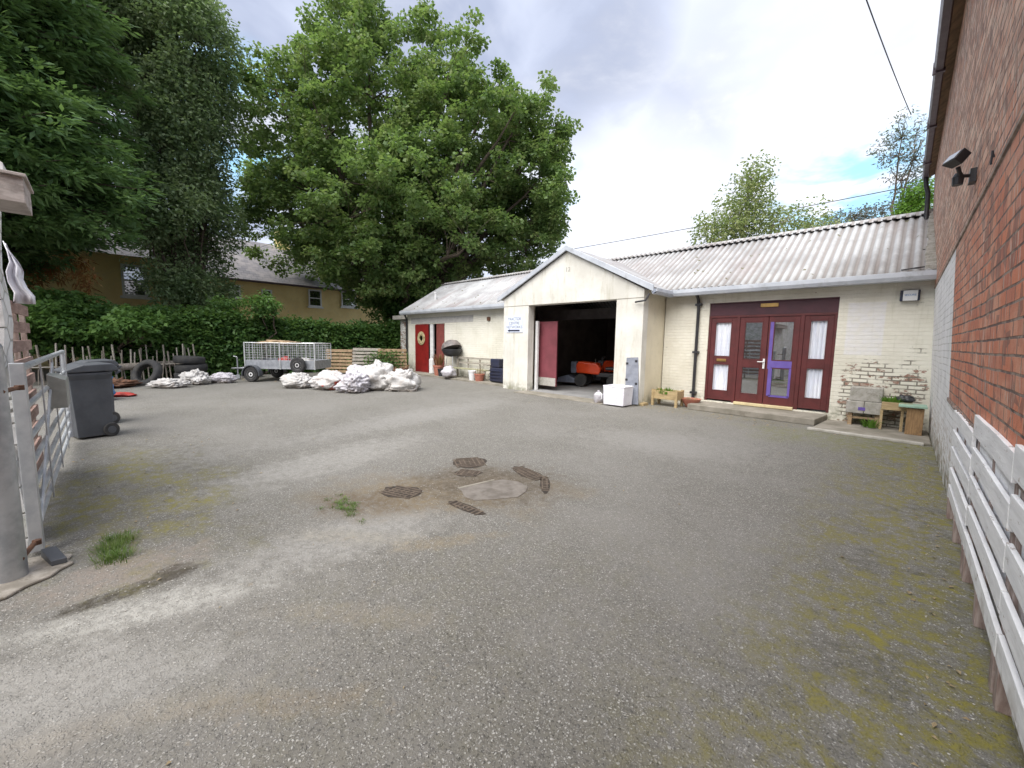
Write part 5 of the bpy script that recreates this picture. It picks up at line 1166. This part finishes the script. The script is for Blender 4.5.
def px2w(px, py, depth):
    d = fw * 400 + rt2 * (px - 512) + up2 * (384 - py); d = d / d.dot(FH); return np.array(Vector((0, 0, 1.5)) + d * depth)

# sycamore
D = 25.0; k = D / 400
ctr = [(377, 135, 74, 108, 6.5), (300, 165, 50, 92, 5), (470, 150, 68, 95, 6), (522, 185, 50, 88, 5.0), (400, 225, 105, 82, 7.5), (300, 232, 50, 58, 5), (500, 235, 66, 52, 5), (392, 275, 62, 36, 5.5), (424, 62, 24, 56, 3), (365, 35, 34, 50, 3), (463, 95, 20, 45, 2.5), (552, 125, 20, 44, 3), (552, 205, 22, 34, 3), (300, 88, 20, 36, 3), (268, 180, 26, 40, 3)]
lobes = []
for cx, cy, rx, ry, rd in ctr:
    w_ = px2w(cx, cy, D + random.uniform(-1.2, 1.2)); lobes.append((*w_, rx * k * .86, rd * .9, ry * k * .86))
ty = thing('sycamore_tree', 'huge green sycamore tree with twin crowns towering behind the left end of the workshop', 'tree', (-22.5, 13, 0))
cs = sample_lobes(lobes, 3000, shell=.45, mind=.42, seed=5, gapn=.06)
leaves('crown', cs, .47, 74, .20, .165, 'syc', ty, flat=.6, droop=.35, squash=.62, seed=2)
tips = [l[:3] for l in lobes]; tips += [tuple(cs[i]) for i in range(0, len(cs), 90)]
limbs('trunk', (-22.5, 13, -.1), (-22.3, 13.1, 5.5), tips, ty, .48, sub=cs[::3])
# ivy and epicormic growth round the trunk reads as the dark base of the crown
cs2 = sample_lobes([(-22.0, 12.3, 2.6, 2.2, 1.6, 2.2), (-21.4, 13.6, 3.6, 2.2, 1.6, 1.6)], 160, mind=.35, seed=8, gapn=.6)
leaves('ivy', cs2, .5, 60, .2, .17, 'hedge', ty, seed=9)

# cypress on the left : layered drooping sprays
def cypress(base, h, r_bot, z_bot, seed, label, name='cypress_tree'):
    t = thing(name, label, 'tree', base); r = np.random.default_rng(seed); m = MB(); base = np.array(base, float)
    m.tube([base + np.array([0, 0, z]) for z in (0, h * .3, h * .7, h)], [.38, .3, .17, .03], 10)
    C_ = []; tipsd = []
    nz_ = int(h * 7)
    for i in range(nz_):
        z = z_bot + (h - z_bot) * (i / nz_) ** 1.05; rr = r_bot * (1 - (z - z_bot) / (h - z_bot) * .45) * min(1, .72 + .6 * (z - z_bot) / 4)
        for b in range(7):
            a = r.random() * 2 * math.pi; ln_ = rr * r.uniform(.72, 1.12) * (1 + .16 * math.sin(a * 3 + z)); d = np.array([math.cos(a), math.sin(a), 0])
            p0 = base + np.array([0, 0, z]); tip = p0 + d * ln_ + np.array([0, 0, -.10 * ln_ + .9])
            m.tube([p0, (p0 + tip) / 2 + np.array([0, 0, .35]), tip], [.055, .035, .01], 4, cap=False)
            nb = int(ln_ / .42)
            for j in range(nb):
                t_ = .32 + .68 * (j + r.random()) / nb; p = p0 + (tip - p0) * t_ + np.array([0, 0, math.sin(t_ * math.pi) * .3 - .15]) + r.normal(size=3) * np.array([.32, .32, .12]); C_.append(p)
    C_ = np.array(C_)
    leaves('crown', C_, .44, 52, .27, .09, 'con', t, flat=.5, droop=.28, squash=.42, seed=seed, outward=base, ow=.9)
    m.build('trunk', 'bark', t, smooth='all'); return t, C_
cy, cC = cypress((-20.6, -2.6, 0), 15.5, 4.4, 4.2, 21, 'dark green cypress tree filling the upper left corner with some dead brown sprays')
# dead brown sprays low on its near side
dc = [px2w(x, y, 15.2) + np.array([0, 0, 0]) for x, y in [(28, 262), (34, 268), (42, 262), (48, 270), (55, 265), (66, 258), (72, 262), (76, 270), (80, 278), (84, 288), (88, 292), (90, 276), (82, 262), (60, 275), (38, 280), (30, 285)]]
leaves('dead_spray', dc, .24, 60, .24, .05, 'con_dead', cy, flat=.6, droop=.9, squash=1.3, seed=5)
cypress((-23.5, -5.6, 0), 16, 4.6, 2.6, 22, 'second dark cypress farther left behind the stone wall')
# light leaved ash overhanging beside the cypress
def broad(name, label, base, lobes_px, depth, n, mat, per, ln, wd, rad, r0, seed, mind=.5, rdepth=2.2, gapn=.25, shell=.35, bark='bark', forkz=3, sub=4):
    t = thing(name, label, 'tree' if 'shrub' not in name else 'shrub', base); kk = depth / 400
    lb = [(*px2w(cx, cy_, depth), rx * kk, rd_ if (rd_ := rdepth) else 1, ry * kk) for cx, cy_, rx, ry in lobes_px]
    c_ = sample_lobes(lb, n, shell=shell, mind=mind, seed=seed, gapn=gapn)
    leaves('crown', c_, rad, per, ln, wd, mat, t, flat=.6, droop=.45, squash=.8, seed=seed)
    limbs('trunk', base, (base[0], base[1], forkz), [l[:3] for l in lb] + [tuple(c_[i]) for i in range(0, len(c_), 60)], t, r0, bark, sub=c_[::sub]); return t
broad('ash_tree', 'light green feathery tree between the dark cypress and the sky gap', (-24.2, 3.0, 0), [(165, 60, 50, 90), (130, 10, 66, 56), (185, 120, 34, 75), (195, 40, 26, 50), (178, 190, 34, 66), (184, 250, 28, 50), (172, 215, 32, 44), (196, 290, 20, 24), (205, 215, 16, 36)], 18.2, 2500, 'ash', 44, .17, .095, .5, .09, 31, mind=.4, rdepth=2.1, gapn=.2, sub=9)

# hedge along the back boundary, with shrubs in front
def hedge(name, label, x0, y0, x1, y1, h, th, mat, n, seed, cat='hedge', ln=.16, wd=.12, per=62, bot=.0):
    t = thing(name, label, cat, ((x0 + x1) / 2, (y0 + y1) / 2, 0)); r = np.random.default_rng(seed); L = math.hypot(x1 - x0, y1 - y0); ux, uy = (x1 - x0) / L, (y1 - y0) / L; C_ = []
    for i in range(n):
        s = r.random() * L; hh = h * (1 + .16 * lathe_noise((s, seed, 0), .7) + .10 * lathe_noise((s, seed, 3), 2.3)); z = bot + (hh - bot) * r.random() ** .8; face = r.random()
        dd = th * (.5 if face < .6 else r.uniform(-.4, .5)) * (1 + .3 * lathe_noise((s, z, seed), .9)) * (1 - .25 * (z / hh) ** 3)
        C_.append((x0 + ux * s + uy * dd, y0 + uy * s - ux * dd, z))
    leaves('foliage', C_, .34, per, ln, wd, mat, t, flat=.6, droop=.4, squash=.8, seed=seed)
    m = MB()
    for i in range(int(L / .6)):
        s = (i + r.random() * .5) * .6; b = Vector((x0 + ux * s, y0 + uy * s, 0)); m.tube([b, b + Vector((r.normal() * .15, r.normal() * .15, h * .5)), b + Vector((r.normal() * .3, r.normal() * .3, h * .92))], [.05, .035, .01], 5)
    m.build('stem', 'bark', t); return t
hedge('hedge', 'thick dark green hedge along the back of the yard behind the trailer and sacks', -19.8, -.2, -19.9, 9.9, 2.2, 1.7, 'hedge', 1150, 41)
hedge('hedge', 'taller hedge mass closing the corner behind the pallets under the sycamore', -20.9, 9.6, -19.2, 12.6, 2.4, 1.8, 'hedge', 430, 42)
hedge('hedge', 'shaded hedge run behind the grey bins and the stick fence', -20.4, -8.5, -20.2, -.2, 2.35, 1.6, 'hedge', 800, 43, bot=1.0)
def shrub(label, px, py, depth, rx, ry, n, seed, mat='hedge2', base=None, rd_=1.2, ln=.22, wd=.17, name='maple_shrub'):
    c = px2w(px, py, depth); b = (c[0], c[1], 0)
    t = thing(name, label, 'shrub', b); kk = depth / 400
    c_ = sample_lobes([(*c, rx * kk, rd_, ry * kk), (c[0], c[1], c[2] - ry * kk * .2, rx * kk * .8, rd_, ry * kk * .8)], n, shell=.55, mind=.3, seed=seed, gapn=.3); c_ = c_[c_[:, 2] > (1.35 if 'stick' in label or 'layered' in label else .15)]
    leaves('crown', c_, .34, 44, ln, wd, mat, t, flat=.45, droop=.45, squash=.5, seed=seed)
    limbs('trunk', b, (b[0], b[1], .6), [tuple(c_[i]) for i in range(0, len(c_), 22)], t, .05, 'bark', sub=c_[::3]); return t
shrub('spreading maple shrub with bright layered leaves right of the bins', 112, 324, 13.6, 40, 18, 190, 51, ln=.17, wd=.12)
shrub('low bright shrub hanging over the stick fence behind the bins', 60, 314, 13.2, 36, 22, 190, 52, ln=.17, wd=.12)
shrub('green shrub tangle behind the tyre stack', 184, 328, 15.5, 30, 22, 150, 53, mat='hedge', ln=.14, wd=.1)
shrub('slender young shrub standing above the hedge in front of the terrace', 262, 304, 16.5, 15, 12, 26, 54, rd_=.5, ln=.15, wd=.09)
shrub('young leafy shrub over the hedge left of the terrace gutter', 222, 312, 16.5, 14, 14, 30, 55, mat='hedge2', rd_=.5, ln=.15, wd=.09)
shrub('small rounded dark bush beside the lean-to wall', 385, 361, 17.6, 14, 11, 90, 56, mat='hedge', rd_=.6, ln=.1, wd=.08, name='small_shrub')
# stick fence
sf = thing('stick_fence', 'rough fence of pale upright sticks under the left shrubs', 'fence', (-18.8, 0, 0)); 
for i in range(58):
    y = -4.2 + i * .115 + random.uniform(-.03, .03); hh = random.uniform(.8, 1.25); m = MB(); m.tube([(-18.15 + random.uniform(-.04, .04), y, 0), (-18.15 + random.uniform(-.1, .1), y + random.uniform(-.08, .08), hh)], random.uniform(.014, .03), 5); m.build('stick', random.choice(['bark_pale', 'wood_grey', 'bark_pale']), sf)
m = MB(); m.tube([(-18.12, -4.3, .5), (-18.12, 2.4, .55)], .02, 5); m.build('rail', 'wood_grey', sf)

# trees beyond the corrugated roof
G3 = 'trees beyond the corrugated roof'
a = broad('birch_tree', 'sparse yellowish green tree behind the middle of the corrugated roof', (-6.6, 22.6, 0), [(752, 200, 26, 38), (738, 228, 44, 24), (785, 222, 30, 26), (715, 236, 26, 14), (808, 228, 18, 14), (752, 178, 10, 18)], 20, 330, 'pale_tree', 26, .17, .09, .42, .12, 61, mind=.32, rdepth=1.5, gapn=.12, shell=.2, bark='bark_pale', forkz=4.5, sub=2)
a['group'] = G3
a = broad('small_tree', 'small bluish tree top just above the roof ridge right of the sparse tree', (-2.2, 27, 0), [(865, 216, 20, 10), (838, 222, 14, 8)], 21, 70, 'purple_tree', 20, .16, .07, .4, .08, 62, mind=.3, rdepth=1, gapn=.4, shell=.1, forkz=5, sub=1); a['group'] = G3
a = broad('willow_tree', 'thin purplish grey branches beside the top of the brick wall', (-.9, 26, 0), [(912, 160, 18, 40), (902, 138, 16, 22), (915, 190, 12, 22)], 19, 120, 'purple_tree', 18, .17, .06, .42, .09, 63, mind=.3, rdepth=1.2, gapn=.3, shell=.1, forkz=6, sub=1); a['group'] = G3
a = broad('conifer_tree', 'small bright green conifer top where the roof ridge meets the brick wall', (-.6, 22.5, 0), [(918, 200, 9, 18), (914, 214, 12, 12)], 17, 90, 'bright_green', 40, .14, .07, .3, .1, 64, mind=.22, rdepth=.6, gapn=.9, shell=.2, forkz=5); a['group'] = G3

# stone building behind the camera's side of the yard: closes the place and shows in the door glass
hb = thing('stone_building', 'old stone building across the yard, mirrored in the glass of the maroon doors', 'building', (-3, -8, 0))
m = MB(); m.box(-12, 3, -12, -7.5, 0, 4.2); m.build('wall', 'stone', hb)
m = MB(); m.prism([(-12.2, -7.2, 4.15), (-12.2, -9.8, 6.0), (-12.2, -12.3, 4.15), (-12.2, -9.8, 5.85)], (15.4, 0, 0)); m.build('roof', 'slate', hb)
